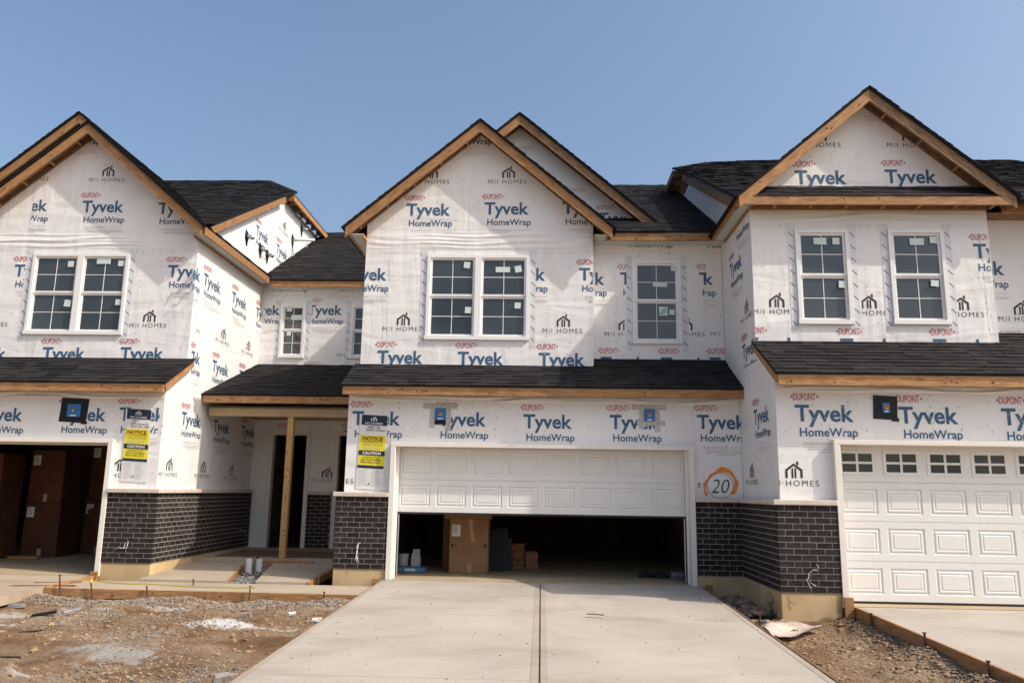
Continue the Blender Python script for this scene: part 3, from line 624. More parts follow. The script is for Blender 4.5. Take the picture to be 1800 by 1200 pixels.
# brick base and foundation
for (x0, x1, ph) in ((-3.36, -2.497, 0), (2.497, 3.285, 1)):
    brick_wall(C, 'Y', 13.11, x0, x1, .155, 14, phase=ph)
    bevelled('foundation', (x0+.005, 13.125, -.6), (x1, 13.3, .15), 'foundation', C, .008)
brick_wall(C, 'Y', 17.74, -5.2, -4.67, .135, 14); brick_wall(C, 'Y', 17.74, -3.62, -3.27, .135, 14)
ledge(C, [(-3.41, 13.07, -2.499, 13.198), (2.499, 13.07, 3.285, 13.198)]); bevelled('stone_ledge', (-5.21, 17.70, 1.282), (-4.67, 17.818, 1.352), 'ledge', C, .008)
slabpoly('garage_floor', [(-2.48, 13.09), (2.48, 13.09), (2.48, 13.32), (2.8, 13.32), (2.8, 19.6), (-2.8, 19.6), (-2.8, 13.32), (-2.48, 13.32)], lambda x, y: 0.0+.01*(y-13.1)/6, 'slab', .2, C, None)
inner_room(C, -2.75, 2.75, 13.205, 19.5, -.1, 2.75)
jamb(C, -2.41, 2.41, 2.125, 13.2)
# the opened door: lower sections hang, the rest lies along the tracks
gd = garage_door(C, -2.40, 2.40, 13.37, 1.06, 2)
MB().box((-2.4, 13.45, 2.36), (2.4, 15.4, 2.40)).build('raised_section', 'door_white', gd)
for sx in (-2.37, 2.37): MB().tube([(sx, 13.40, .02), (sx, 13.40, 2.0), (sx, 13.5, 2.22), (sx, 13.75, 2.3), (sx, 16, 2.3)], .018, 5).build('track', 'steel', gd)
for (px, py) in ((629, 957), ):
    p = onY(px, py, 13.11); q = thing_part('cable', C)
    MB().box((p.x+.005, 13.1, p.z-.012), (p.x+.07, 13.108, p.z+.055)).build('wall_hole', 'dark_panel', q)
    for d in (0, 1, 2):
        cable(q, [(p.x+.05, 13.105, p.z+.03), (p.x+.02, 13.07, p.z+.035), (p.x-.005+.01*d, 13.065, p.z-.02), (p.x+.01-.01*d, 13.07, p.z-.11), (p.x-.015+.01*d, 13.075, p.z-.19), (p.x-.03+.035*d, 13.07-.01*d, p.z-.25-.015*d)], .005, 'wire')
# roofs of the centre house
pent(C, -3.335, 3.285, 12.90, 3.126, 13.815, 3.61, 9, 170, (1, 0))
roof_plane(C, (.9, 13.812, 3.608), (1, 0, 0), (0, .32, .187), [(0, 0), (2.385, 0), (2.385, .37), (0, .37)])
gable(C, -1.167, 2.43, 8.131, 13.47, 18.5, 13.8)
eave_side(C, -3.24, -3.52, 5.93, 13.52, 17.4); eave_side(C, .91, 1.17, 5.93, 13.52, 13.83)
# rear gable
wall('wall', 'Y', 14.92, [(-2.9, 6.0), (1.93, 6.0), (1.93, 6.62), (-.483, 8.67), (-2.9, 6.62)], [], C)
gable(C, -.483, 2.67, 8.83, 14.6, 20, 14.92, old=(0, 1), kn=3)
P_ = .56
roof_plane(C, (.93, 13.80, 6.10), (1, 0, 0), (0, 1, P_), [(0, 0), (2.353, 0), (2.353, 6.45), (0, 6.45)]); roof_plane(C, (-2.0, 13.80, 6.10), (1, 0, 0), (0, 1, P_), [(0, .6), (2.93, .6), (2.93, 6.45), (0, 6.45)])
board('fascia_board', (1.17, 13.815, 6.07), (3.04, 13.815, 6.07), .14, .038, C, 'lumber', knots=5, z0=-.14)
MB().box((.95, 13.86, 5.935), (3.28, 14.128, 5.95)).build('soffit_panel', 'soffit', C)
roof_plane(C, (-6.53, 17.40, 6.13), (1, 0, 0), (0, 1, P_), [(0, 0), (6, 0), (6, 5.75), (0, 5.75)])
board('fascia_board', (-6.26, 17.415, 6.10), (-3.53, 17.415, 6.10), .14, .038, C, 'lumber', knots=5, z0=-.14)
MB().box((-6.25, 17.46, 5.965), (-3.25, 17.698, 5.98)).build('soffit_panel', 'soffit', C)
pr = pent(C, -6.53, -3.27, 14.86, 3.17, 17.70, 4.19, 6, 150, (0, 0), True)
# backs that close the shell
MB().box((-6.5, 24, -.3), (12, 24.1, 6)).build('rear_wall', 'wrap', C)
window(C, 13.8, -2.096, -.243, 4.076, 5.633, [(821, 466, .115, .115, 5), (884, 474, .26, .1, 0), (911, 473, .12, .12, -12), (823, 545, .115, .115, 3), (910, 537, .11, .11, 2)], units=2)
window(C, 14.13, 1.646, 2.527, 4.09, 5.644, [(1184, 472, .1, .1, 0), (1160, 500, .26, .09, 1), (1181, 549, .1, .1, 8)], green=(1166, 547))
window(C, 17.7, -6.068, -5.48, 4.36, 5.62, [(509, 543, .12, .12, 0), (522, 558, .26, .12, 0), (508, 586, .1, .1, 0)])
window(C, 17.7, -4.42, -3.84, 4.36, 5.62)
light_box(C, 13.2, (765, 717), (784, 738), 'foil3'); light_box(C, 13.2, (1132, 719), (1151, 740), 'foil4')
# lettering on the wrap
p = Print('Y', 13.2, C)
for a in ((620, 723.4), (770, 725), (920, 729), (1071.6, 730)): p.put(PR_A, a, v0=2.205)
p.put(PR_A, (1224.7, 730), x1=1311); p.put(PR_B, (548, 840), x0=607, x1=640); p.put(PR_B, (1164, 847), x0=1224)
p.nails(-3.2, 3.25, 2.3, 3.0, 150); p.nails(2.6, 3.25, 1.4, 2.9, 20); p.build()
p = Print('Y', 13.8, C)
for a in ((715, 359), (852, 357)): p.put(PR_A, a)
p.put(PR_A, (989, 356), x1=1042); p.put(PR_A[1:2]+PR_A[5:], (786, 217), x0=815); p.put(PR_A, (603, 472), x0=641); p.put(PR_A, (880, 472), x0=941); p.put(PR_A, (1018, 472), x1=1042)
for a in ((664, 617), (805, 619), (947, 621)): p.put(PR_A, a, x1=1042)
p.put(PR_B, (859, 316)); p.put(PR_B, (724, 316)); p.put(PR_B, (673, 574)); p.put(PR_B, (954, 577))
def in_gable(cx, apex, u0, u1, holes):
    return lambda u, v: v < apex-.25-GP*abs(u-cx) and not any(h[0]-.12 < u < h[2]+.12 and h[1]-.05 < v < h[3]+.05 for h in holes)
p.nails(-3.2, .88, 3.75, 7.8, 190, in_gable(-1.165, 8.0, 0, 0, [(-2.096, 4.076, -.243, 5.633)])); p.build()
p = Print('Y', 14.92, C); p.put(PR_AF, (908, 272)); p.put(PR_AF, (1000, 345)); p.put(PR_A[:1]+PR_A[2:5], (1052, 375), x1=1100); p.nails(.2, 1.8, 6.8, 8.2, 16, in_gable(-.483, 8.7, 0, 0, [])); p.build()
p = Print('Y', 14.13, C)
p.put(PR_A, (1101, 396), v0=5.80, v1=5.93); p.put(PR_A, (1238, 397), v0=5.80, v1=5.93, x1=1279); p.put(PR_A, (985, 480), x0=1045); p.put(PR_A, (1090, 480), x1=1101); p.put(PR_A, (1229, 480), x1=1240); p.put(PR_A, (1175, 480), x0=1240)
p.put(PR_B, (1063, 583), x1=1098); p.put(PR_B, (1170, 583), x0=1211); p.put(PR_B, (1249, 583), x1=1282)
for a in ((1056, 628), (1162, 629)): p.put(PR_A, a)
p.put(PR_A, (1247, 629), x1=1282); p.nails(.95, 3.25, 3.8, 6.0, 80, lambda u, v: not (1.5 < u < 2.65 and 4.0 < v < 5.7)); p.build()
p = Print('Y', 17.7, C)
p.put(PR_A, (432, 537), x0=466, x1=492); p.put(PR_A, (541, 537), x0=549); p.put(PR_B, (593, 621), x1=609); p.put(PR_B, (486, 622), x0=478, x1=489); p.put(PR_AF, (538, 648)); p.put(PR_A, (480, 481), v0=5.85, v1=5.95); p.put(PR_A, (590, 481), v0=5.85, v1=5.95); p.nails(-6.4, -3.3, 4.3, 5.8, 30, lambda u, v: not (-6.2 < u < -5.35 or -4.55 < u)); p.build()
p = Print('Y', 17.82, C); p.put(PR_A, (492, 757), v0=2.70); p.put(PR_B, (546, 841), x0=549, x1=586); p.put(PR_A, (604, 757), v0=2.70, x1=614); p.nails(-5.15, -4.7, 1.5, 2.6, 14); p.build()
wrinkles(C, 13.8, -3.235, .905, 5.74, 6.08, .016, 50, .0, 3); wrinkles(C, 13.2, -3.25, 3.28, 2.885, 2.99, .02, 45, .05, 5)
def seam(parent, c, pts, seed=1, wide=.28):
    rnd = random.Random(seed); mb = MB(); lap = MB()
    for (u0, z0, u1, z1) in pts:
        L_ = math.hypot(u1-u0, z1-z0); k = int(L_/.035)
        if abs(u1-u0) < abs(z1-z0): lap.box((u0, c-.002, z0), (u0+wide, c-.0004, z1))
        else: lap.box((u0, c-.0022, z0), (u1, c-.0004, z0+.12))
        for i in range(k):
            if rnd.random() < .55: continue
            t = i/k; u, z = u0+(u1-u0)*t+rnd.uniform(-.02, .02), z0+(z1-z0)*t+rnd.uniform(-.02, .02); a = rnd.uniform(0, 6.28); l = rnd.uniform(.008, .026); w_ = rnd.uniform(.0015, .004)
            d = Vector((math.cos(a)*l, 0, math.sin(a)*l)); n_ = Vector((-math.sin(a)*w_, 0, math.cos(a)*w_)); p_ = Vector((u, c-.0046, z))
            mb.add([p_-d-n_, p_+d-n_*.3, p_+d+n_, p_-d+n_*.4], [(0, 1, 2, 3)])
    [MB().add(lap.V[i:i+8], BF).build('wrap_lap', 'wrap', parent) for i in range(0, len(lap.V), 8)]; q = mb.build('staple_marks', 'staple_ink', parent); q['kind'] = 'stuff'
flat('staple_ink', (.22, .21, .205), .6)
def U(px, py, c): p_ = onY(px, py, c); return p_.x
seam(C, 13.8, [(U(681, 540, 13.8), 3.7, U(681, 540, 13.8), 5.66), (-3.235, 5.68, -2.23, 5.68), (-.10, 5.68, .90, 5.68), (.80, 5.5, .80, 6.15)], 2, .1)
seam(C, 14.13, [(U(1083, 540, 14.13), 3.9, U(1083, 540, 14.13), 5.8), (U(1240, 540, 14.13), 3.9, U(1240, 540, 14.13), 5.8), (.92, 5.78, 3.27, 5.78)], 3, .2)
# orange sprayed ring and hand-written 20
pc = onY(1266, 853, 13.2); q = thing_part('spray_mark', C); ring = MB(); r0 = .235
for k in range(48):
    a0, a1 = math.pi*(-.22+1.44*k/48), math.pi*(-.22+1.44*(k+1)/48)
    wf = lambda a: .03+.05*math.exp(-((a-1.35)/.35)**2)+.03*math.exp(-((a+.2)/.5)**2)+.008*math.sin(a*9)+.006*math.sin(a*23); wd = wf(a0); wd1 = wf(a1); rr = r0*(1+.12*math.sin(a0*2)); r2 = r0*(1+.12*math.sin(a1*2))
    ring.add([(pc.x+math.cos(a)*r_, 13.1955, max(pc.z+math.sin(a)*r_*.95, 1.375)) for a, r_ in ((a0, rr-.01), (a1, r2-.01), (a1, r2+wd1), (a0, rr+wd))], [(0, 1, 2, 3)])
for _ in range(70):
    a0 = random.uniform(-.6, 3.7); r_ = r0*random.uniform(.97, 1.45); zz = pc.z+math.sin(a0)*r_*.95; q0 = random.uniform(.002, .007)
    if zz > 1.39: ring.add([(pc.x+math.cos(a0)*r_+q0*math.cos(t), 13.1957, zz+q0*math.sin(t)) for t in (0, 1.26, 2.5, 3.77, 5.0)], [(0, 1, 2, 3, 4)])
ring.build('spray_ring', 'orange_paint', q)
T20 = textdata('20', 1, -.01, .25, 1.0, width=.30, capheight=.22); mb = MB(); mb.add([(pc.x-.15+x, 13.195, pc.z-.12+y) for x, y in T20[0]], T20[1])
mb.tube([(pc.x+.215*math.cos(a*.3), 13.196, max(1.376, pc.z+.205*math.sin(a*.3))) for a in range(22)], .004, 4); mb.build('hand_lettering', 'ink_black', q)
# =================================================================== RIGHT HOUSE
Rr = thing('townhouse', (6, 11.2, 0), 'townhouse with closed white panelled garage door, nearest and rightmost of the row', 'house', 'wrapped townhouses in the row')
wall('wall', 'Y', 11.21, [(3.293, 1.30), (4.115, 1.30), (4.115, 2.20), (9.1, 2.20), (9.1, 1.30), (12, 1.30), (12, 3.15), (3.293, 3.15)], [], Rr)
RS = lambda y: 6.22+.52*(y-12.43)
wall('wall', 'X-', 3.29, [(11.35, 1.30), (13.35, 1.30), (13.35, 3.0), (23, 3.0), (23, 8.3), (16.6, 8.3), (12.25, 6.02), (12.25, 5.9), (12.25, 3.74), (11.35, 3.22)], [], Rr, thick=.12)
wall('wall', 'Y', 12.1, [(3.292, 3.3), (6.97, 3.3), (6.97, 6.24), (5.157, 7.70), (3.292, 6.2)], [(3.97, 4.043, 4.80, 5.556), (5.413, 4.05, 6.268, 5.56)], Rr)
wall('wall', 'X+', 6.97, [(12.245, 3.3), (12.5, 3.3), (12.5, 6.1), (12.245, 6.1)], [], Rr)
wall('wall', 'Y', 12.5, [(6.97, 3.3), (12, 3.3), (12, 6.2), (6.97, 6.2)], [], Rr)
brick_wall(Rr, 'Y', 11.12, 3.215, 4.03, .155, 14); brick_wall(Rr, 'X-', 3.215, 11.122, 13.1, .155, 14, phase=1)
bevelled('foundation', (3.225, 11.135, -.6), (4.03, 11.35, .15), 'foundation', Rr, .008); bevelled('foundation', (3.226, 11.352, -.6), (3.4, 13.12, .15), 'foundation', Rr, .008)
ledge(Rr, [(3.165, 11.08, 4.032, 11.208), (3.165, 11.21, 3.288, 13.068)])
jamb(Rr, 4.115, 9.0, 2.13, 11.21)
garage_door(Rr, 4.13, 8.99, 11.38, .03, 4, True)
slabpoly('garage_floor', [(4.1, 11.07), (9.1, 11.07), (9.1, 12), (4.1, 12)], lambda x, y: .0, 'slab', .2, Rr, None)
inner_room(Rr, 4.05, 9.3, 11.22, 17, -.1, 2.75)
light_box(Rr, 11.21, (1548, 706), (1565, 727), 'black')
p = onY(1433, 990, 11.12); q = thing_part('cable', Rr); MB().box((p.x-.01, 11.11, p.z-.035), (p.x+.075, 11.118, p.z+.02)).build('wall_hole', 'dark_panel', q)
cable(q, [(p.x+.015, 11.115, p.z-.01), (p.x+.02, 11.06, p.z-.03), (p.x, 11.05, p.z-.08), (p.x-.05, 11.05, p.z-.075), (p.x-.11, 11.06, p.z-.12), (p.x-.12, 11.06, p.z-.19), (p.x-.15, 11.05, p.z-.2), (p.x-.09, 11.03, p.z-.25), (p.x-.035, 11.02, p.z-.28)], .0055, 'wire')
cable(q, [(p.x-.15, 11.05, p.z-.2), (p.x-.12, 11.05, p.z-.27), (p.x-.09, 11.06, p.z-.32)], .004, 'wire')
pent(Rr, 3.225, 12, 10.90, 3.098, 12.1, 3.76, 10, 200, (1, 0), True, .145)
roof_plane(Rr, (6.9, 12.098, 3.758), (1, 0, 0), (0, .4, .235), [(0, 0), (5, 0), (5, .46), (0, .46)])
gable(Rr, 5.157, 2.14, 7.828, 11.77, 17, 12.1, old=(0, 1))
# small roof strip and soffit framing across the gable
roof_plane(Rr, (3.12, 11.80, 6.01), (1, 0, 0), (0, .33, .29), [(.12, 0), (3.95, 0), (3.8, .44), (.3, .44)])
board('fascia_board', (3.06, 11.785, 6.0), (7.22, 11.785, 6.0), .14, .038, Rr, 'lumber', knots=6, z0=-.14)
board('ledger_board', (3.3, 12.062, 5.985), (6.97, 12.062, 5.985), .11, .036, Rr, 'lumber', z0=-.11)
for i in range(7): bevelled('lookout', (3.62+i*.56, 11.83, 5.885), (3.655+i*.56, 12.06, 5.97), 'lumber', Rr, .003)
eave_side(Rr, 3.29, 3.05, 5.92, 11.83, 13.79); 
roof_plane(Rr, (3.09, 11.86, 5.985), (1, 0, 0), (0, 1, .52), [(0, -.05), (9, -.05), (9, 8.75), (2.4, 8.75), (0.95, 7.9), (-.13, 6.1), (0, 5.35)])
board('rake_board', (3.09, 16.75, RS(16.75)-.04), (3.09, 12.3, RS(12.3)-.04), .14, .038, Rr, 'lumber_old', (0, -.46, .88), 3, z0=-.14)
bevelled('eave_fascia', (2.95, 17.25, 8.56), (2.988, 23, 8.70), 'lumber_old', Rr, .004); bevelled('eave_fascia', (2.95, 17.21, 8.56), (3.12, 17.248, 8.70), 'lumber_old', Rr, .004)
MB().add([(2.95, 17.2, 8.71), (2.95, 23, 8.71), (4.2, 23, 9.45), (4.2, 19.0, 9.45)], [(0, 1, 2, 3)]).build('hip_roof', 'roof_deck', Rr)
for i in range(7): bevelled('rafter_tail', (2.99, 17.5+i*.6, 8.57), (3.285, 17.54+i*.6, 8.68), 'lumber_old', Rr, .003)
board('fascia_board', (7.24, 12.13, 6.0), (12, 12.13, 6.0), .14, .038, Rr, 'lumber', knots=5, z0=-.14); MB().box((7.0, 12.17, 5.86), (12, 12.498, 5.875)).build('soffit_panel', 'underdeck', Rr)
window(Rr, 12.1, 3.97, 4.80, 4.043, 5.556, [(1441, 424, .2, .11, 0), (1469, 424, .11, .11, 0), (1481, 500, .12, .11, 5)])
window(Rr, 12.1, 5.413, 6.268, 4.05, 5.56, [(1611, 425, .22, .11, 0), (1640, 422, .11, .11, 0), (1643, 498, .12, .10, 3)])
p = Print('Y', 11.21, Rr)
for a in ((1396.5, 712.5), (1578.5, 716), (1759, 719)): p.put(PR_A, a, v0=None if a[0] < 1400 else 2.21)
p.put(PR_B, (1349, 843), x0=1367); p.nails(3.4, 8, 2.3, 3.0, 90); p.nails(3.35, 4.0, 1.45, 2.9, 16); p.build()
p = Print('X-', 3.29, Rr)
p.put(PR_A, (1325, 722.5), x1=1361); p.put(PR_B, (1312, 843), x1=1362); p.put(PR_A, (1305, 609), v0=3.45); p.put(PR_A, (1283, 468)); p.put(PR_B, (1303, 562), x1=1325); p.put(PR_A, (1292, 385), x1=1318, v1=5.8); p.build()
p = Print('Y', 12.1, Rr)
p.put(PR_A, (1396.5, 301)); p.put(PR_A, (1554.5, 299.5)); p.put(PR_B, (1400, 251)); p.put(PR_B, (1558.6, 251)); p.put([PR_A[5]], (1506, 152))
p.put(PR_B, (1324, 543), x0=1326, x1=1388); p.put(PR_B, (1486, 545), x0=1516, x1=1555); p.put(PR_B, (1648, 548), x0=1684); p.put(PR_A, (1709.8, 430), x1=1737)
for a in ((1477, 596), (1640, 597), (1310, 594)): p.put(PR_A, a, x0=1328, x1=1748)
p.nails(3.4, 6.9, 3.9, 7.5, 110, in_gable(5.157, 7.8, 0, 0, [(3.97, 4.04, 4.8, 5.56), (5.41, 4.05, 6.27, 5.56)])); p.build()
p = Print('Y', 12.5, Rr); p.put(PR_A, (1673, 460), x0=1742); p.put(PR_B, (1754.7, 556)); p.put(PR_A, (1700, 362), x0=1741, x1=1760, v0=5.85, v1=5.97); p.put(PR_AF, (1762, 600)); p.nails(7.1, 8.5, 4, 5.8, 30); p.build()
# =================================================================== LEFT HOUSE
Lh = thing('townhouse', (-9, 13.4, 0), 'leftmost townhouse with open garage full of brown cartons', 'house', 'wrapped townhouses in the row')
wall('wall', 'Y', 13.42, [(-13, 1.30), (-12.4, 1.30), (-12.4, 2.20), (-7.40, 2.20), (-7.40, 1.30), (-6.537, 1.30), (-6.537, 3.2), (-13, 3.2)], [], Lh)
wall('wall', 'X+', -6.535, [(13.565, 1.30), (17.98, 1.30), (17.98, 6.0), (23, 6.0), (23, 8.56), (18.6, 8.56), (14.3, 6.24), (14.3, 3.75), (13.565, 3.28)], [], Lh, thick=.12)
wall('wall', 'Y', 14.15, [(-10.95, 3.3), (-6.537, 3.3), (-6.537, 6.25), (-8.76, 8.14), (-10.95, 6.28)], [(-9.692, 4.178, -7.83, 5.735)], Lh)
wall('wall', 'Y', 14.4, [(-14, 3.3), (-10.95, 3.3), (-10.95, 6.2), (-14, 6.2)], [], Lh)
brick_wall(Lh, 'Y', 13.33, -7.315, -6.455, .155, 14); brick_wall(Lh, 'X+', -6.455, 13.332, 17.74, .155, 14, phase=1)
bevelled('foundation', (-7.4, 13.345, -.6), (-6.465, 13.5, .15), 'foundation', Lh, .008); bevelled('foundation', (-6.6, 13.502, -.6), (-6.466, 17.74, .15), 'foundation', Lh, .008)
ledge(Lh, [(-7.316, 13.28, -6.405, 13.418), (-6.533, 13.42, -6.405, 17.70)])
jamb(Lh, -12.4, -7.40, 2.13, 13.42, -.06)
slabpoly('garage_floor', [(-12.6, 13.3), (-7.41, 13.3), (-7.41, 13.52), (-7.05, 13.52), (-7.05, 20), (-12.75, 20), (-12.75, 13.52), (-12.6, 13.52)], lambda x, y: -.05+.012*(y-13.3), 'slab', .2, Lh, None)
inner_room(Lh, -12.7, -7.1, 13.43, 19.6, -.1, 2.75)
MB().box((-12.38, 13.62, 2.10), (-7.42, 13.66, 2.15)).build('raised_door_edge', 'door_white', Lh)
light_box(Lh, 13.42, (119, 708), (143, 734), 'black')
pt = onY(224, 951, 13.33); q = thing_part('cable', Lh); MB().box((pt.x-.03, 13.32, pt.z-.04), (pt.x+.05, 13.328, pt.z+.02)).build('wall_hole', 'dark_panel', q)
cable(q, [(pt.x+.01, 13.325, pt.z), (pt.x-.01, 13.28, pt.z-.03), (pt.x-.02, 13.27, pt.z-.09), (pt.x+.03, 13.27, pt.z-.1), (pt.x+.035, 13.28, pt.z-.03), (pt.x+.02, 13.32, pt.z)], .005, 'wire'); cable(q, [(pt.x+.01, 13.27, pt.z-.1), (pt.x-.06, 13.26, pt.z-.11), (pt.x-.1, 13.27, pt.z-.09), (pt.x-.15, 13.26, pt.z-.13)], .004, 'wire')
pw = onX(430, 937, -6.455); q = thing_part('cable', Lh); cable(q, [(-6.45, pw.y-.3, pw.z+.1), (-6.42, pw.y-.1, pw.z+.05), (-6.41, pw.y, pw.z-.06)], .006, 'wire')
pent(Lh, -14, -6.40, 13.10, 3.155, 14.15, 3.73, 9, 190, (0, 1))
gable(Lh, -8.76, 2.44, 8.287, 13.82, 18.5, 14.15, kn=6)
eave_side(Lh, -6.535, -6.29, 6.03, 13.87, 17.40)
wall('wall', 'Y', 15.15, [(-12.2, 6), (-7, 6), (-7, 6.6), (-9.6, 8.8), (-12.2, 6.6)], [], Lh); gable(Lh, -9.62, 2.75, 9.0, 14.85, 20, 15.15, lookouts=False, kn=4)
LP = .54
roof_plane(Lh, (-6.37, 13.85, 6.12), (-1, 0, 0), (0, 1, LP), [(0, .62), (9, .62), (9, 8.35), (1.5, 8.35), (-.1, 5.7), (0, 4.9)])
board('rake_board', (-6.365, 14.3, 6.12+LP*.45-.04), (-6.365, 18.3, 6.12+LP*4.45-.04), .14, .038, Lh, 'lumber', (0, -.475, .88), 3, z0=-.14)
bevelled('eave_fascia', (-6.318, 18.72, 8.53), (-6.28, 22.3, 8.67), 'lumber', Lh, .004); bevelled('eave_fascia', (-6.50, 18.68, 8.53), (-6.28, 18.718, 8.67), 'lumber', Lh, .004)
MB().add([(-6.27, 18.7, 8.69), (-6.27, 23, 8.69), (-7.8, 23, 9.9), (-7.8, 21.1, 9.95)], [(0, 1, 2, 3)]).build('hip_roof', 'roof_deck', Lh)
for i in range(7): bevelled('rafter_tail', (-6.53, 19.0+i*.5, 8.54), (-6.319, 19.04+i*.5, 8.66), 'lumber', Lh, .003)
MB().box((-6.53, 18.72, 8.672), (-6.285, 22.3, 8.684)).build('sheathing', 'underdeck', Lh)
window(Lh, 14.15, -9.692, -7.83, 4.178, 5.735, [(125, 464, .115, .115, 0), (183, 459, .27, .11, 0), (213, 463, .11, .11, 0), (119, 533, .13, .13, 6), (208, 531, .11, .11, 0)], units=2)
p = Print('Y', 13.42, Lh)
p.put(PR_A, (-38, 717), v0=2.21); p.put(PR_A, (107.5, 717), v0=2.21); p.put(PR_A, (211, 717), x1=282); p.put(PR_B, (172, 830), x0=200, x1=268); p.nails(-11, -6.6, 2.3, 3.0, 80); p.nails(-7.25, -6.6, 1.45, 2.9, 16); p.build()
p = Print('Y', 14.15, Lh)
p.put(PR_A, (146, 354)); p.put(PR_A, (279, 357), x1=344); p.put(PR_A, (13, 352), x0=59); p.put(PR_A, (27, 466), x1=46); p.put(PR_A, (296, 467), x1=341); p.put(PR_A[1:2]+PR_A[5:], (105, 218), x0=133)
for a in ((76, 611), (213, 611), (-62, 611)): p.put(PR_A, a)
p.put(PR_B, (157, 313)); p.put(PR_B, (24, 311), x0=62); p.put(PR_B, (228, 568)); p.put(PR_B, (-50, 566)); p.nails(-10.8, -6.6, 3.85, 7.9, 150, in_gable(-8.76, 8.15, 0, 0, [(-9.69, 4.18, -7.83, 5.73)])); p.build()
p = Print('X+', -6.535, Lh)
for a in ((359, 480), (408.7, 512.5), (374, 632.7), (320, 724), (376, 738), (424.7, 748)): p.put(PR_A, a)
a = p.anchor((352, 476)); p.put(PR_A, (352, 476), uv=(a[0]-.80, a[1]), x0=336)
p.put(PR_A, (450.8, 540), x1=463); p.put(PR_A, (336.7, 617), x1=343); a = p.anchor((352, 622)); p.put(PR_A, (352, 622), uv=(a[0]-.80, a[1]), x0=343)
p.put(PR_A, (421, 651)); 
for a in ((379, 592), (425, 613), (279, 829), (341.7, 832), (393.7, 837)): p.put(PR_B, a)
a = p.anchor((352, 580)); p.put(PR_B, (352, 580), uv=(a[0]-.7, a[1]), x0=344)
p.put(PR_A, (450.7, 395)); p.put(PR_A, (486.7, 428)); p.put(PR_B, (491, 398)); p.nails(13.6, 17.6, 1.5, 5.8, 110); p.nails(16, 20, 7, 8.4, 14); p.build()
wrinkles(Lh, 14.15, -10.9, -6.54, 5.84, 6.14, .016, 50, .0, 8); wrinkles(Lh, 13.42, -11, -6.54, 2.90, 3.01, .02, 45, .04, 9); wrinkles(Rr, 11.21, 3.30, 9, 2.865, 2.955, .02, 45, .04, 12); wrinkles(Rr, 12.1, 3.30, 6.96, 5.66, 5.86, .012, 40, .03, 14)
seam(Lh, 14.15, [(U(62, 330, 14.15), 6.2, U(62, 330, 14.15), 7.2), (-7.7, 5.80, -6.56, 5.80), (-10.9, 5.80, -9.83, 5.80)], 5, .12)
seam(Rr, 12.1, [(3.31, 5.62, 3.84, 5.62), (4.93, 5.62, 5.28, 5.62), (6.4, 5.62, 6.93, 5.62), (6.84, 3.9, 6.84, 5.6)], 6, .1); seam(Rr, 12.5, [(7.03, 4.0, 7.03, 5.9)], 7, .15); seam(C, 17.7, [(-6.3, 4.2, -6.3, 5.8), (-3.9, 5.8, -6.4, 5.8)], 8, .1)
# vents and pipes through the gable-end wall
for (px, py, k) in ((432, 415, 'duct'), (456, 437, 'duct'), (468, 447, 'duct'), (529, 402, 'duct'), (513, 421, 'pipe')):
    v = onX(px, py, -6.535); q = thing_part('wall_vent', Lh)
    MB().add([(-6.53, v.y-.02, v.z+.16), (-6.53, v.y+.16, v.z+.08), (-6.53, v.y+.14, v.z-.06), (-6.53, v.y+.05, v.z-.22), (-6.53, v.y-.06, v.z-.02),
              (-6.525, v.y-.02, v.z+.16), (-6.525, v.y+.16, v.z+.08), (-6.525, v.y+.14, v.z-.06), (-6.525, v.y+.05, v.z-.22), (-6.525, v.y-.06, v.z-.02)], [(5, 6, 7, 8, 9), (0, 1, 6, 5), (1, 2, 7, 6), (2, 3, 8, 7), (3, 4, 9, 8), (4, 0, 5, 9)]).build('vent_flashing', 'black_tape', q)
    if k == 'duct':
        mb = MB(); mb.tube([(-6.53, v.y+.05, v.z), (-6.46, v.y+.05, v.z), (-6.42, v.y+.05, v.z-.01), (-6.38, v.y+.05, v.z-.03)], [.05, .05, .052, .048], 10); mb.build('vent_duct', 'scrap_metal', q, smooth=True)
    else:
        mb = MB(); mb.tube([(-6.53, v.y+.05, v.z), (-5.95, v.y+.05, v.z)], .035, 10); mb.tube([(-6.48, v.y+.05, v.z), (-6.48, v.y+.05, v.z-.55)], .022, 8); mb.tube([(-6.15, v.y+.05, v.z), (-6.15, v.y+.05, v.z-.2)], .018, 8); mb.build('vent_pipe', 'pvc', q, smooth=True)
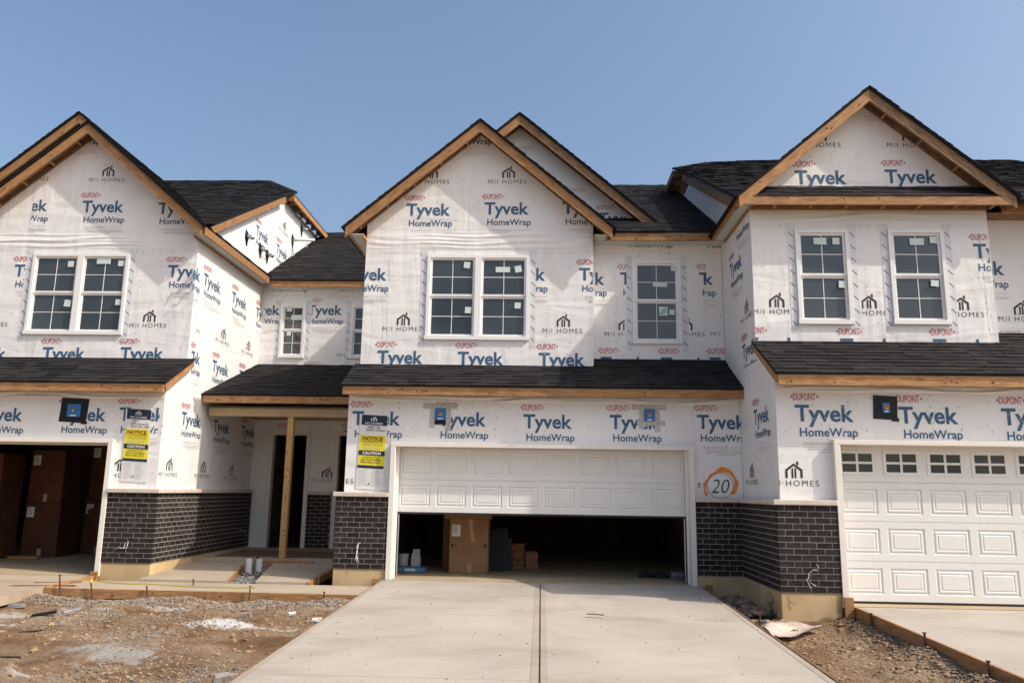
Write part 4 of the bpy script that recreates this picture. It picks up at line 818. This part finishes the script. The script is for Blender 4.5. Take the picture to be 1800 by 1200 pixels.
# =================================================================== POSTERS
def poster(pTL, pTR, pBR, pBL, c, label, lines):
    P = [onY(*q, c) for q in (pTL, pTR, pBR, pBL)]
    o = P[3]; ux = (P[2]-P[3]); vx = (P[0]-P[3]); Wd, Ht = ux.length, vx.length; ux.normalize(); vz = (vx-ux*vx.dot(ux)).normalized(); sh = vx.dot(ux)/Ht
    t = thing('notice_poster', (o.x+Wd/2, c-.01, o.z), label, 'poster', 'site notices on the wrap')
    def at(u, v, off): return Vector((o.x, c-.010-off, o.z))+ux*(u*Wd+v*Ht*sh)+vz*(v*Ht)
    def rect(name, u0, v0, u1, v1, mat, off=.0): 
        V = [at(u0, v0, off), at(u1, v0, off), at(u1, v1, off), at(u0, v1, off)]; return obj(name, V+[x+Vector((0, .002, 0)) for x in V], BF, mat, t)
    rect('sheet', 0, 0, 1, 1, 'paper'); rect('header_band', .06, .86, .99, .998, 'navy', .0025); rect('notice_band', .04, .50, .97, .725, 'yellow', .0025); rect('caution_band', .03, .45, .97, .515, 'ink_black', .005)
    rect('yellow_band', .03, .315, .965, .452, 'yellow', .0025); rect('contact_band', .02, .28, .96, .316, 'navy', .005)
    def txt(body, u, v, wd, ht, mat, bold=0., shear=0.):
        d = textdata(body, 1, bold, shear, width=wd*Wd, capheight=ht*Ht); obj('lettering', [at(u+x/Wd, v+y/Ht, .008) for x, y in d[0]], d[1], mat, t)
    ic = icon(1); obj('emblem', [at(.40+x*.22, .915+y*.065, .008) for x, y in ic[0]], ic[1], 'white_ink', t)
    txt('M/I HOMES', .20, .872, .64, .028, 'white_ink', .005)
    for i, s_ in enumerate(lines): txt(s_, .24 if i else .3, .822-.038*i, min(.7, .075*len(s_)), .027, 'ink_black', .012, .2)
    txt('NOTICE', .14, .655, .74, .052, 'ink_maroon', .03); txt('TO ALL SUBCONTRACTORS', .14, .626, .74, .016, 'ink_black', .01); txt('NO SMOKING OR OPEN FLAME', .15, .592, .72, .014, 'ink_black', .01)
    txt('CAUTION', .17, .465, .66, .036, 'white_ink', .025)
    for i, s_ in enumerate(('CONSTRUCTION', 'AREA AUTHORIZED', 'PERSONNEL ONLY')): txt(s_, .12+.05*(i == 0), .415-.033*i, .72-.1*(i == 0), .02, 'ink_black', .012)
    b_ = MB()
    def bar(u0, u1, v, h=.004): b_.add([at(u0, v, .008), at(u1, v, .008), at(u1, v+h, .008), at(u0, v+h, .008)], [(0, 1, 2, 3)])
    for i in range(3): bar(.16, .84-.03*i, .565-.018*i)
    for i in range(7):
        for u in (.07, .52): bar(u, u+random.uniform(.25, .4), .25-.031*i, .0045); bar(u+.02, u+random.uniform(.2, .36), .238-.031*i, .003)
    b_.build('fine_print', 'ink_grey', t)
    d = MB(); d.tube([at(.47, .075, .002), at(.47, .075, .012)], .012, 8); d.build('pin', 'ink_black', t)
poster((222, 718), (267, 718), (258, 848), (212, 845), 13.42, 'notice poster on the left house, right of the open carton-filled garage', ['19', '5359 Hartel Dr.', 'BLD-26-198'])
poster((634, 728), (681, 729), (674, 861), (625, 858), 13.2, 'notice poster beside the half-open white garage door', ['N&V 20', '5352 Union'])
# =================================================================== LOOSE THINGS
pb = onZ(498, 978, .12); t = thing('porch_post', (pb.x, 15.18, .12), 'yellow lumber post standing under the porch beam between the two walks', 'post')
px_ = onY(505, 850, 15.18).x
bevelled('post_shaft', (px_-.058, 15.12, .12), (px_+.058, 15.24, 2.774), 'lumber_yellow', t, .006)
kb = MB()
for i in range(12):
    z, x, r = random.uniform(.3, 2.6), px_+random.uniform(-.05, .05), random.uniform(.008, .016); kb.add([(x+math.cos(a*.785)*r, 15.1185, z+math.sin(a*.785)*r*1.3) for a in range(8)], [tuple(range(8))])
k = kb.build('knot', 'knot', t); k['kind'] = 'stuff'
# form boards
def form(p0, p1, h, label, mat='lumber', t_=.038, drop=0.):
    o = board('form_board', p0, p1, h, t_, None, mat, knots=4, z0=-h); return tag(o, label, 'board', 'concrete form boards')
form((-7.62, 11.93, -.085), (-5.1, 11.93, -.09), .14, 'left half of the orange form board along the front edge of the walk'); form((-5.09, 11.93, -.09), (-2.66, 11.95, -.10), .14, 'right half of the form board along the front walk, ending at the driveway')
form((-7.335, 11.97, -.07), (-7.335, 13.28, -.045), .14, 'short board between left garage slab and front walk'); form((-9.9, 8.6, -.15), (-7.62, 11.9, -.085), .14, 'board along the edge of the left driveway slab')
o = form((-4.97, 12.97, WK(0, 12.97)+.012), (-5.37, 14.6, WK(0, 14.6)+.012), .13, 'form board on the gravel gap, along the left walk'); form((-3.73, 14.9, WK(0, 14.9)), (-3.73, 13.0, WK(0, 13)), .13, 'form board on the right side of the right walk beside the brick pier')
form((-5.3, 15.0, .10), (-4.2, 15.0, .10), .16, 'board on the front face of the porch slab behind the pipes')
form((-2.55, 13.05, DRV(13)+.002), (-2.55, 5, DRV(5)+.002), .12, 'thin form board along the left edge of the central driveway', 'lumber_old', .022); form((2.572, 5, DRV(5)+.002), (2.572, 13.05, DRV(13)+.002), .12, 'thin form board along the right edge of the central driveway', 'lumber_old', .022)
form((4.14, 11.06, .0), (4.14, 4.5, -.14), .15, 'heavy form board along the edge of the right driveway slab')
for xx, yy, lb in ((-7.35, 13.24, 'upright block at foot of the left garage jamb'), (-2.63, 13.06, 'upright block at foot of the central door left jamb'), (2.66, 13.06, 'upright block at foot of the central door right jamb'), (4.07, 11.02, 'upright block where right form board meets the foundation')):
    tag(bevelled('form_block', (xx-.06, yy-.02, -.3), (xx+.06, yy+.02, .12 if xx > 4 else .02), 'lumber', None, .004), lb, 'block', 'form blocks at the garage corners')
# stakes
STK = [((105, 1010), (107, 1062), 'leaning steel stake at the left end of the walk form'), ((160, 1022), (165, 1060), 'wooden-looking stake tied with the yellow tape end'), ((258, 1030), (262, 1060), 'steel stake holding the tape, second along the walk form'), ((440, 1030), (437, 1062), 'steel stake at the right end of the yellow tape'), ((570, 1040), (567, 1060), 'short stake near the driveway end of the walk form'), ((340, 1018), (341, 1032), 'short stake at the gravel gap, left side'), ((560, 1012), (560, 1030), 'stake at the right walk beside the pier')]
for a, b_, lb in STK:
    base = onZ(b_[0], b_[1], -.24) if b_[1] > 1045 else onZ(b_[0], b_[1], -.12); base.z = -.4; d = ray(*a); top = CAM+d*(base.y/d.y)
    if b_[1] > 1045: base = onY(b_[0], b_[1], 11.90); base.z = -.4; top = CAM+d*(11.89/d.y)
    t = thing('form_stake', base, lb, 'stake', 'stakes along the forms'); MB().tube([base, top], .011, 6).build('shank', 'steel_rust', t); M = Matrix.Translation(top); MB().tube([Vector((0, 0, -.004)), Vector((0, 0, .006))], .02, 8).build('head', 'steel_rust', t, M)
for i, (px, py) in enumerate(((1531, 1078), (1625, 1112), (1737, 1162))):
    d = ray(px, py); tp = CAM+d*(4.11/d.x); base = tp.copy(); base.z = -.5; base.x += .01
    t = thing('form_stake', base, ['steel stake nearest the right garage on its form board', 'middle of three steel stakes on the right form board', 'steel stake nearest the camera on the right form board'][i], 'stake', 'stakes along the forms'); MB().tube([base, tp], .012, 6).build('shank', 'steel_rust', t); MB().tube([tp-Vector((0, 0, .004)), tp+Vector((0, 0, .008))], .022, 8).build('head', 'steel_rust', t)
st = onZ(1336, 1095, -.1); t = thing('form_stake', (st.x, st.y, -.3), 'small stake beside the sheet of paper at the driveway edge', 'stake', 'stakes along the forms'); MB().tube([(st.x, st.y, -.35), (st.x, st.y, .02)], .01, 6).build('shank', 'steel_rust', t)
# yellow tape along the walk form
a, b_, c_ = onY(160, 1021, 11.88), onY(258, 1026, 11.88), onY(448, 1033, 11.88); V = []; a.z += .01
for p0, p1 in ((a, b_), (b_, c_)):
    for k in range(8): q = p0.lerp(p1, k/7); q.z -= .02*math.sin(math.pi*k/7); V.append(q)
tp = MB(); n_ = len(V); tp.add([v-Vector((0, 0, .004)) for v in V]+[v+Vector((0, -.004, .012+.004*math.sin(i*2.1))) for i, v in enumerate(V)], [(i, i+1, n_+i+1, n_+i) for i in range(n_-1)])
tp.tube([a+Vector((0, 0, .02)), a+Vector((.01, -.01, -.03))], .014, 6); tag(tp.build('caution_tape', 'caution_yellow'), 'yellow tape stretched between stakes along the walk form', 'tape')
# white pipes
for px, py, r, lb in ((436, 1012, .055, 'left, taller of two white plastic pipes in the gravel gap'), (454, 1010, .055, 'right, shorter of two white plastic pipes in the gravel gap')):
    b_ = onZ(px, py, -.12); h = .30 if px < 440 else .28; mb = MB(); k = 14
    ro = [(b_.x+math.cos(i*2*math.pi/k)*r, b_.y+math.sin(i*2*math.pi/k)*r) for i in range(k)]; ri = [(b_.x+math.cos(i*2*math.pi/k)*r*.86, b_.y+math.sin(i*2*math.pi/k)*r*.86) for i in range(k)]
    V = [(x, y, -.35) for x, y in ro]+[(x, y, -.12+h) for x, y in ro]+[(x, y, -.12+h) for x, y in ri]+[(x, y, -.2) for x, y in ri]; Fc = []
    for i in range(k):
        j = (i+1) % k
        for q in range(3): Fc.append((q*k+i, q*k+j, (q+1)*k+j, (q+1)*k+i))
    tag(obj('drain_pipe', V, Fc, 'pvc', smooth=False), lb, 'pipe', 'white plastic pipes in the gravel')
tag(board('pipe_prop', (onZ(446, 1005, -.1).x, onZ(446, 1005, -.1).y+.1, -.3), (onZ(446, 1005, -.1).x, onZ(446, 1005, -.1).y+.1, .22), .05, .03, None, 'steel_rust', (1, 0, 0)), 'dark upright bar between the two white pipes', 'stake')
# gravel
def stones(name, spots, mats, label=None):
    mb = MB()
    ico = [(0, 0, 1), (.89, 0, .45), (.28, .85, .45), (-.72, .53, .45), (-.72, -.53, .45), (.28, -.85, .45), (.72, .53, -.45), (-.28, .85, -.45), (-.89, 0, -.45), (-.28, -.85, -.45), (.72, -.53, -.45), (0, 0, -1)]
    IF = [(0, 1, 2), (0, 2, 3), (0, 3, 4), (0, 4, 5), (0, 5, 1), (1, 6, 2), (2, 7, 3), (3, 8, 4), (4, 9, 5), (5, 10, 1), (6, 7, 2), (7, 8, 3), (8, 9, 4), (9, 10, 5), (10, 6, 1), (6, 11, 7), (7, 11, 8), (8, 11, 9), (9, 11, 10), (10, 11, 6)]
    for x, y, z, r in spots:
        a, b_, c_ = r*random.uniform(.7, 1.4), r*random.uniform(.7, 1.3), r*random.uniform(.4, .8); an = random.uniform(0, 6.28); ca, sa = math.cos(an), math.sin(an); V = []
        for p_ in ico:
            j = random.uniform(.75, 1.2); X, Y, Z = p_[0]*a*j, p_[1]*b_*j, p_[2]*c_*j; V.append((x+ca*X-sa*Y, y+sa*X+ca*Y, z+Z*1.0))
        mb.add(V, IF, random.randrange(len(mats)))
    o = mb.build(name, mats); o['kind'] = 'stuff'
    if label: o['label'] = label; o['category'] = 'gravel'
    return o
sp = []
for _ in range(15000):
    x, y = random.uniform(-8.5, -2.62), random.uniform(6.6, 11.9)
    if y < 11.2 and math.sin(x*1.9+y*1.1)+math.sin(y*1.7-x*.6)+random.gauss(0, .5) < .35: continue
    if x < -7.7 and y > 9: continue
    sp.append((x, y, gz(x, y)+.004, abs(random.gauss(.007, .005))+.003))
for _ in range(3200): x = random.uniform(-7.4, -2.65); y = random.uniform(11.45, 11.9); sp.append((x, y, gz(x, y)+.005, abs(random.gauss(.008, .006))+.004))
stones('gravel', sp, ['stone', 'stone_dark', 'stone_tan', 'stone_tan', 'stone_tan'], 'loose grey gravel spread over the left dirt and along the walk form')
sp = [(random.uniform(-5.0, -4.55)-(y-13)*.2, y, -.12+(y-13)*.03+random.uniform(-.03, .03), random.uniform(.012, .035)) for y in [random.uniform(12.97, 14.95) for _ in range(700)]]
stones('gravel', sp, ['stone', 'stone_dark'], 'gravel filling the gap between the two walks'); slabpoly('gravel_bed', [(-5.0, 12.95), (-4.5, 12.95), (-4.9, 15), (-5.4, 15)], lambda x, y: -.13+(y-13)*.03, 'dirt', .1)
sp = []
for _ in range(420):
    y = random.uniform(10.9, 13.05); x = random.uniform(2.62, 3.2); sp.append((x, y, gz(x, y)+.03+.10*math.exp(-((x-2.95)/.25)**2)*(y > 11.3), random.uniform(.015, .06)))
for _ in range(500): y = random.uniform(6.5, 11.0); x = 4.08-abs(random.gauss(0, .12)); sp.append((x, y, gz(x, y)+.01, random.uniform(.008, .024)))
for _ in range(900): y = random.uniform(6.2, 11); x = random.uniform(2.62, 4.05); sp.append((x, y, gz(x, y)+.004, abs(random.gauss(.008, .006))+.003))
stones('rubble', sp, ['stone_dark', 'clod', 'stone_tan', 'clod'], 'dark broken rubble heaped between driveway and right foundation')
sp = []
for _ in range(3000):
    x, y = (random.uniform(-8.2, -2.65), random.uniform(6.4, 11.5)) if random.random() < .7 else (random.uniform(2.65, 4.0), random.uniform(6.2, 10.9))
    if x < -7.4 and y > 10 or mn.noise(Vector((x*1.1, y*1.1, 7)))+random.uniform(-.3, .3) < .05: continue
    sp.append((x, y, gz(x, y), abs(random.gauss(.016, .012))+.006))
stones('dirt_clods', sp, ['clod'], 'brown clods of soil scattered over the dirt beside the driveways')
sp = [(x, y, DRV(y)+.002, abs(random.gauss(.004, .004))+.002) for x, y in [(random.uniform(-2.4, 2.4), random.uniform(5.5, 12.9)) for _ in range(260)]]
stones('driveway_grit', sp, ['stone_dark', 'clod', 'stone_tan'], 'tiny stones and grit scattered over the central driveway')
# paper sheet on the right dirt
V = []; cs = [(1337, 1105), (1385, 1091), (1447, 1107), (1368, 1124)]
P4 = [onZ(x, y, -.19) for x, y in cs]; ng = 8
for j in range(ng+1):
    for i in range(ng+1):
        u, v = i/ng, j/ng; q = P4[0].lerp(P4[1], u).lerp(P4[3].lerp(P4[2], u), v); V.append((q.x, q.y, -.17+.025*math.sin(u*5+v*3)+.02*math.sin(v*7)+random.uniform(-.006, .006)))
tag(obj('paper_sheet', V+[(a, b_, c_-.008) for a, b_, c_ in V], [(j*(ng+1)+i, j*(ng+1)+i+1, (j+1)*(ng+1)+i+1, (j+1)*(ng+1)+i) for j in range(ng) for i in range(ng)]+[((ng+1)**2+j*(ng+1)+i, (ng+1)**2+(j+1)*(ng+1)+i, (ng+1)**2+(j+1)*(ng+1)+i+1, (ng+1)**2+j*(ng+1)+i+1) for j in range(ng) for i in range(ng)], 'sheet_paper'), 'crumpled tan paper sheet lying on the dirt by the right foundation', 'paper')
# small debris
def scrap(px, py, sx, sy, sz, rot, mat, label, name='scrap', z=-.25, tilt=0.):
    p_ = onZ(px, py, z); p_.z = gz(p_.x, p_.y)+sz*.3 if z < -.2 else z; M = Matrix.Translation(p_) @ Matrix.Rotation(R_(rot), 4, 'Z') @ Matrix.Rotation(R_(tilt), 4, 'Y')
    bm = bmesh.new(); vs_ = [bm.verts.new(Vector(v)+Vector((random.uniform(-.1, .1)*sx, random.uniform(-.1, .1)*sy, 0))) for v in boxv((-sx/2, -sy/2, 0), (sx/2, sy/2, sz))]
    for f in BF: bm.faces.new([vs_[i] for i in f])
    bmesh.ops.subdivide_edges(bm, edges=bm.edges[:], cuts=1); 
    for v in bm.verts: v.co.z += random.uniform(-.15, .15)*sz; v.co.y += random.uniform(-.08, .08)*sy
    me = bpy.data.meshes.new(name); bm.to_mesh(me); bm.free(); me.materials.append(MATS[mat]); return tag(inst(name, me, None, M), label, 'debris', 'scraps on the building site')
scrap(30, 1068, .2, .09, .04, 15, 'scrap_metal', 'flat grey metal scrap at the left edge of the dirt'); scrap(129, 1072, .24, .06, .04, 55, 'scrap_metal', 'bent grey metal strip on the dirt in front of the walk', tilt=-14)
scrap(78, 1084, .28, .09, .03, 20, 'black_scrap', 'jagged black scrap on the left dirt', tilt=-8); scrap(55, 1108, .26, .03, .02, 35, 'black_scrap', 'thin dark curled strip on the left dirt'); scrap(10, 1141, .3, .015, .015, 5, 'black_scrap', 'thin black rod at the left edge of the picture')
scrap(512, 1081, .1, .05, .03, 40, 'bag_white', 'small white scrap near the driveway edge'); scrap(557, 1087, .13, .07, .04, 10, 'paper', 'crumpled white scrap against the driveway form'); scrap(300, 1101, .3, .03, .02, 25, 'lumber_old', 'brown wood splinter in the middle of the left dirt'); scrap(343, 1109, .2, .03, .02, 10, 'lumber_old', 'short tan wood splinter right of the middle of the left dirt')
scrap(395, 1191, .2, .12, .06, 25, 'stone', 'pale crumbling lump beside the driveway at the bottom edge'); scrap(1046, 1080, .2, .035, .012, -12, 'lumber_old', 'small brown stick lying on the central driveway', 'stick', z=DRV(11.4)+.004); scrap(432, 1086, .12, .1, .05, 5, 'stone', 'grey stone chunk in the white powder patch', 'stone')
scrap(72, 1030, .9, .03, .02, 12, 'lumber_old', 'thin lath lying on the front walk near the left garage', 'lath', z=-.09); scrap(100, 1024, .6, .03, .02, 20, 'lumber_old', 'second thin lath on the walk beside the left garage', 'lath', z=-.085); scrap(185, 1040-22, .2, .02, .02, 60, 'lumber_old', 'short twig on the front walk below the left foundation', 'stick', z=-.085)
q = onZ(1268, 1042, -.15); t = thing('boot', (q.x, q.y, gz(q.x, q.y)), 'black boot-like object with white rag standing in the rubble', 'debris')
mb = MB(); mb.tube([(q.x, q.y, -.3), (q.x, q.y, -.1), (q.x-.01, q.y, .02), (q.x-.01, q.y, .07)], [.06, .065, .06, .05], 8); mb.build('dark_body', 'black_scrap', t, smooth=True)
mb = MB(); mb.tube([(q.x+.1, q.y-.05, -.25), (q.x+.1, q.y-.05, -.1), (q.x+.07, q.y-.05, .0)], [.05, .045, .01], 6); mb.build('white_rag', 'bag_white', t); MB().box((q.x-.02, q.y-.14, -.2), (q.x+.14, q.y-.1, -.15)).build('red_strip', 'red_item', t)
# weed by the right foundation
wp = onX(1362, 1066, 3.2); t = thing('weed', (3.15, wp.y, -.25), 'small green weed growing against the right foundation', 'plant'); lf = MB(); stm = MB()
for k in range(5):
    a = random.uniform(0, 6.28); tip = Vector((3.15+math.cos(a)*.04, wp.y+math.sin(a)*.09, random.uniform(-.05, .12))); stm.tube([(3.15, wp.y, -.27), tip], .003, 4)
    for i in range(10):
        c_ = Vector((3.15, wp.y, -.27)).lerp(tip, random.uniform(.3, 1)); d = Vector((random.uniform(-1, .3), random.uniform(-1, 1), random.uniform(-.3, .6))).normalized()*.045; n2 = d.cross(Vector((0, 0, 1))).normalized()*.014; lf.add([c_, c_+d*.5+n2, c_+d, c_+d*.5-n2], [(0, 1, 2, 3)])
stm.build('stem', 'leaf', t); lf.build('leaves', 'leaf', t)
# ------------------------------------------------------------------ things inside the garages
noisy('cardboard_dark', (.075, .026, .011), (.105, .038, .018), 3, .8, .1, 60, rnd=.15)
def carton(x0, x1, y0, y1, z0, z1, label, lab=True, flap=False, tape_side=True):
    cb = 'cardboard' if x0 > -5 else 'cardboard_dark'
    t = thing('carton', ((x0+x1)/2, (y0+y1)/2, z0), label, 'carton', 'cardboard cartons in the garages')
    bevelled('carton_body', (x0, y0, z0), (x1, y1, z1), cb, t, .008)
    w_ = x1-x0
    if flap: bevelled('lid', (x0-.09, y0-.05, z1+.001), (x1+.05, y1, z1+.10), 'cardboard', t, .006)
    if lab: MB().box((x0+w_*.06, y0-.002, z1-.30), (x0+w_*.06+.15, y0-.0005, z1-.10)).build('shipping_label', 'paper', t); b_ = MB(); [b_.box((x0+w_*.06+.015, y0-.003, z1-.13-.03*i), (x0+w_*.06+random.uniform(.07, .13), y0-.0021, z1-.122-.03*i)) for i in range(5)]; b_.build('label_print', 'ink_black', t)
    if tape_side: MB().box((x0+w_*.47, y0-.0025, z0), (x0+w_*.58, y0-.0004, z0+.16)).build('packing_tape', 'packing_tape', t)
    return t
c0 = onZ(788, 1007, 0); c1 = onZ(858, 1007, 0); cy = 14.3; z1 = 1.0
t = carton(c0.x, c1.x, cy, cy+.6, .002, .93, 'tall carton with overlapping lid and tape in the middle garage', True, True)
x0, x1 = c0.x, c1.x; w_ = x1-x0
MB().add([(x0+w_*.47, cy-.003, .93), (x0+w_*.58, cy-.003, .93), (x0+w_*.60, cy-.003, .74), (x0+w_*.67, cy-.003, .54), (x0+w_*.58, cy-.003, .53), (x0+w_*.52, cy-.003, .72)], [(0, 5, 2, 1), (5, 4, 3, 2)]).build('packing_tape', 'packing_tape', t)
ar = MB()
for xx, s_ in ((x0+.05, 1), (x1-.05, -1)):
    ar.box((xx-.02*s_, cy-.003, .44), (xx+.025*s_, cy-.001, .50)); ar.add([(xx+.06*s_-.012, cy-.003, .48), (xx+.06*s_+.012, cy-.003, .48), (xx+.06*s_, cy-.003, .505)], [(0, 1, 2)]); ar.box((xx+.06*s_-.004, cy-.003, .44), (xx+.06*s_+.004, cy-.001, .481))
ar.build('handling_marks', 'ink_black', t)
carton(c0.x-.2, c0.x+.35, 15.0, 15.6, .004, .98, 'darker carton standing behind the tall lidded carton', False, False, False)
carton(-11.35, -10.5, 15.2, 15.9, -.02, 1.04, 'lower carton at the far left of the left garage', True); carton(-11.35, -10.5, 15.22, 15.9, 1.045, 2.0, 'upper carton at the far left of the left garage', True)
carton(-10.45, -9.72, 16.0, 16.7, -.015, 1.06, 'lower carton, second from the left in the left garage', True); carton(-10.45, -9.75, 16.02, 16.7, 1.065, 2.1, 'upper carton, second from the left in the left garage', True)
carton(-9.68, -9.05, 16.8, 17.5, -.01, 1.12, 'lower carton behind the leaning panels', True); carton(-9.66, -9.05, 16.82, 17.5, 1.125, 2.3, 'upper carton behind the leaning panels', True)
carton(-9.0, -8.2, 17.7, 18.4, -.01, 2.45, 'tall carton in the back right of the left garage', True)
for i, (xa, lb) in enumerate(((-9.35, 'shorter brown panel leaning in the left garage'), (-9.0, 'longer brown panel leaning in the left garage'))):
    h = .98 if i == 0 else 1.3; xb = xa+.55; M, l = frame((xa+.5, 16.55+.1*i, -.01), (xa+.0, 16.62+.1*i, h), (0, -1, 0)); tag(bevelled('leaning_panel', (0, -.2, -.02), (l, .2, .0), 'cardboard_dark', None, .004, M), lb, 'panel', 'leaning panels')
for i in range(3): tag(bevelled('wood_strip', (-10.4+.02*i, 15.55+.1*i, -.02), (-9.8-.04*i, 15.62+.1*i, .03), 'lumber', None, .004), ['front', 'middle', 'back'][i]+' wood strip on the left garage floor before the cartons', 'board', 'wood strips on the garage floor')
# pile of wood pieces in the centre garage
pl = thing('wood_pile', (-.45, 15.3, 0), 'stacked pile of short reddish wood pieces right of the tall carton', 'wood pile')
for cx_, n_ in ((-.66, 20), (-.42, 17), (-.16, 12)):
    for i in range(n_):
        zz = .004+i*.027; dx = random.uniform(-.015, .015); bevelled('wood_piece', (cx_-.115+dx, 15.2+random.uniform(0, .03), zz), (cx_+.115+dx, 15.5, zz+.023), 'red_wood', pl, .003)
for i, (xx, lb) in enumerate(((-.93, 'left of the two thin black panels leaning beside the tall carton'), (-.86, 'right of the two thin black panels leaning beside the tall carton'))):
    M, l = frame((xx+.14, 14.75, .002), (xx, 14.85, .72), (0, -1, 0)); tag(bevelled('black_panel', (0, -.25, -.012), (l, .25, 0), 'dark_panel', None, .003, M), lb, 'panel', 'black panels')
bg_ = onZ(722, 1006, 0); t = thing('cement_bag', (bg_.x, 14.3, 0), 'blue and white sack lying on the middle garage floor', 'bag'); bm = bmesh.new(); bmesh.ops.create_cube(bm, size=1); bmesh.ops.subdivide_edges(bm, edges=bm.edges[:], cuts=4, use_grid_fill=True)
for v in bm.verts: v.co = Vector((v.co.x*.5, v.co.y*.3, v.co.z*.10*(1-1.9*abs(v.co.x)**3)*(1-1.2*abs(v.co.y)**3)+.05))+Vector((bg_.x, 14.35, .004))
me = bpy.data.meshes.new('sack'); bm.to_mesh(me); bm.free(); me.materials.append(MATS['bag_blue']); inst('sack', me, t, None); MB().box((bg_.x-.10, 14.19, .03), (bg_.x+.08, 14.198, .075)).build('sack_panel', 'bag_white', t)
for (px, py, wd, ht, lb, mt) in ((735, 998, .16, .36, 'white printed box standing beside the sack', 'paper'), (712, 998, .17, .26, 'pale bucket behind the sack', 'bag_white')):
    q = onZ(px, py, 0); t = thing('paint_box' if mt == 'paper' else 'bucket', (q.x, 14.75, 0), lb, 'box' if mt == 'paper' else 'bucket')
    if mt == 'paper':
        bevelled('box_body', (q.x-wd/2, 14.7, .003), (q.x+wd/2, 14.85, .22), mt, t, .004); MB().add([(q.x-wd/2, 14.7, .221), (q.x+wd/2, 14.7, .221), (q.x+wd/2-.02, 14.83, ht), (q.x-wd/2+.02, 14.83, ht)], [(0, 1, 2, 3)]).build('open_flap', mt, t); b_ = MB(); [b_.box((q.x-wd/2+.015, 14.697, .03+.022*i), (q.x+wd/2-.02, 14.6985, .036+.022*i)) for i in range(8)]; b_.build('box_print', 'ink_grey', t)
    else:
        mb = MB(); mb.tube([(q.x, 14.8, .004), (q.x, 14.8, ht)], [.085, .10], 16); mb.build('bucket_body', mt, t, smooth=False); mb = MB(); mb.tube([(q.x, 14.8, ht+.001), (q.x, 14.8, ht+.02)], .108, 16); mb.build('lid', mt, t)
q = onZ(1187, 1015, 0); t = thing('concrete_block', (q.x, 14.0, 0), 'dark concrete block with round holes just inside the right of the middle garage', 'block'); bevelled('block_body', (q.x-.1, 13.95, .003), (q.x+.1, 14.15, .12), 'stone_dark', t, .006)
hb = MB(); [hb.tube([(q.x-.075+.05*i, 13.949, .04), (q.x-.075+.05*i, 13.946, .04)], .014, 8) for i in range(4)]; hb.build('core_hole', 'dark_panel', t)
for i, (px, lb) in enumerate(((1130, 'dark heap of scrap left of the holed block'), (1155, 'dark lump between scrap heap and holed block'))):
    q = onZ(px, 1010, 0); bm = bmesh.new(); bmesh.ops.create_icosphere(bm, subdivisions=2, radius=1)
    for v in bm.verts: v.co = Vector((v.co.x*.16, v.co.y*.12, max(v.co.z, -.3)*.07))*random.uniform(.8, 1.15)+Vector((q.x, 14.2, .022))
    me = bpy.data.meshes.new('scrap_heap'); bm.to_mesh(me); bm.free(); me.materials.append(MATS['black_scrap']); tag(inst('scrap_heap', me, None, None), lb, 'debris')
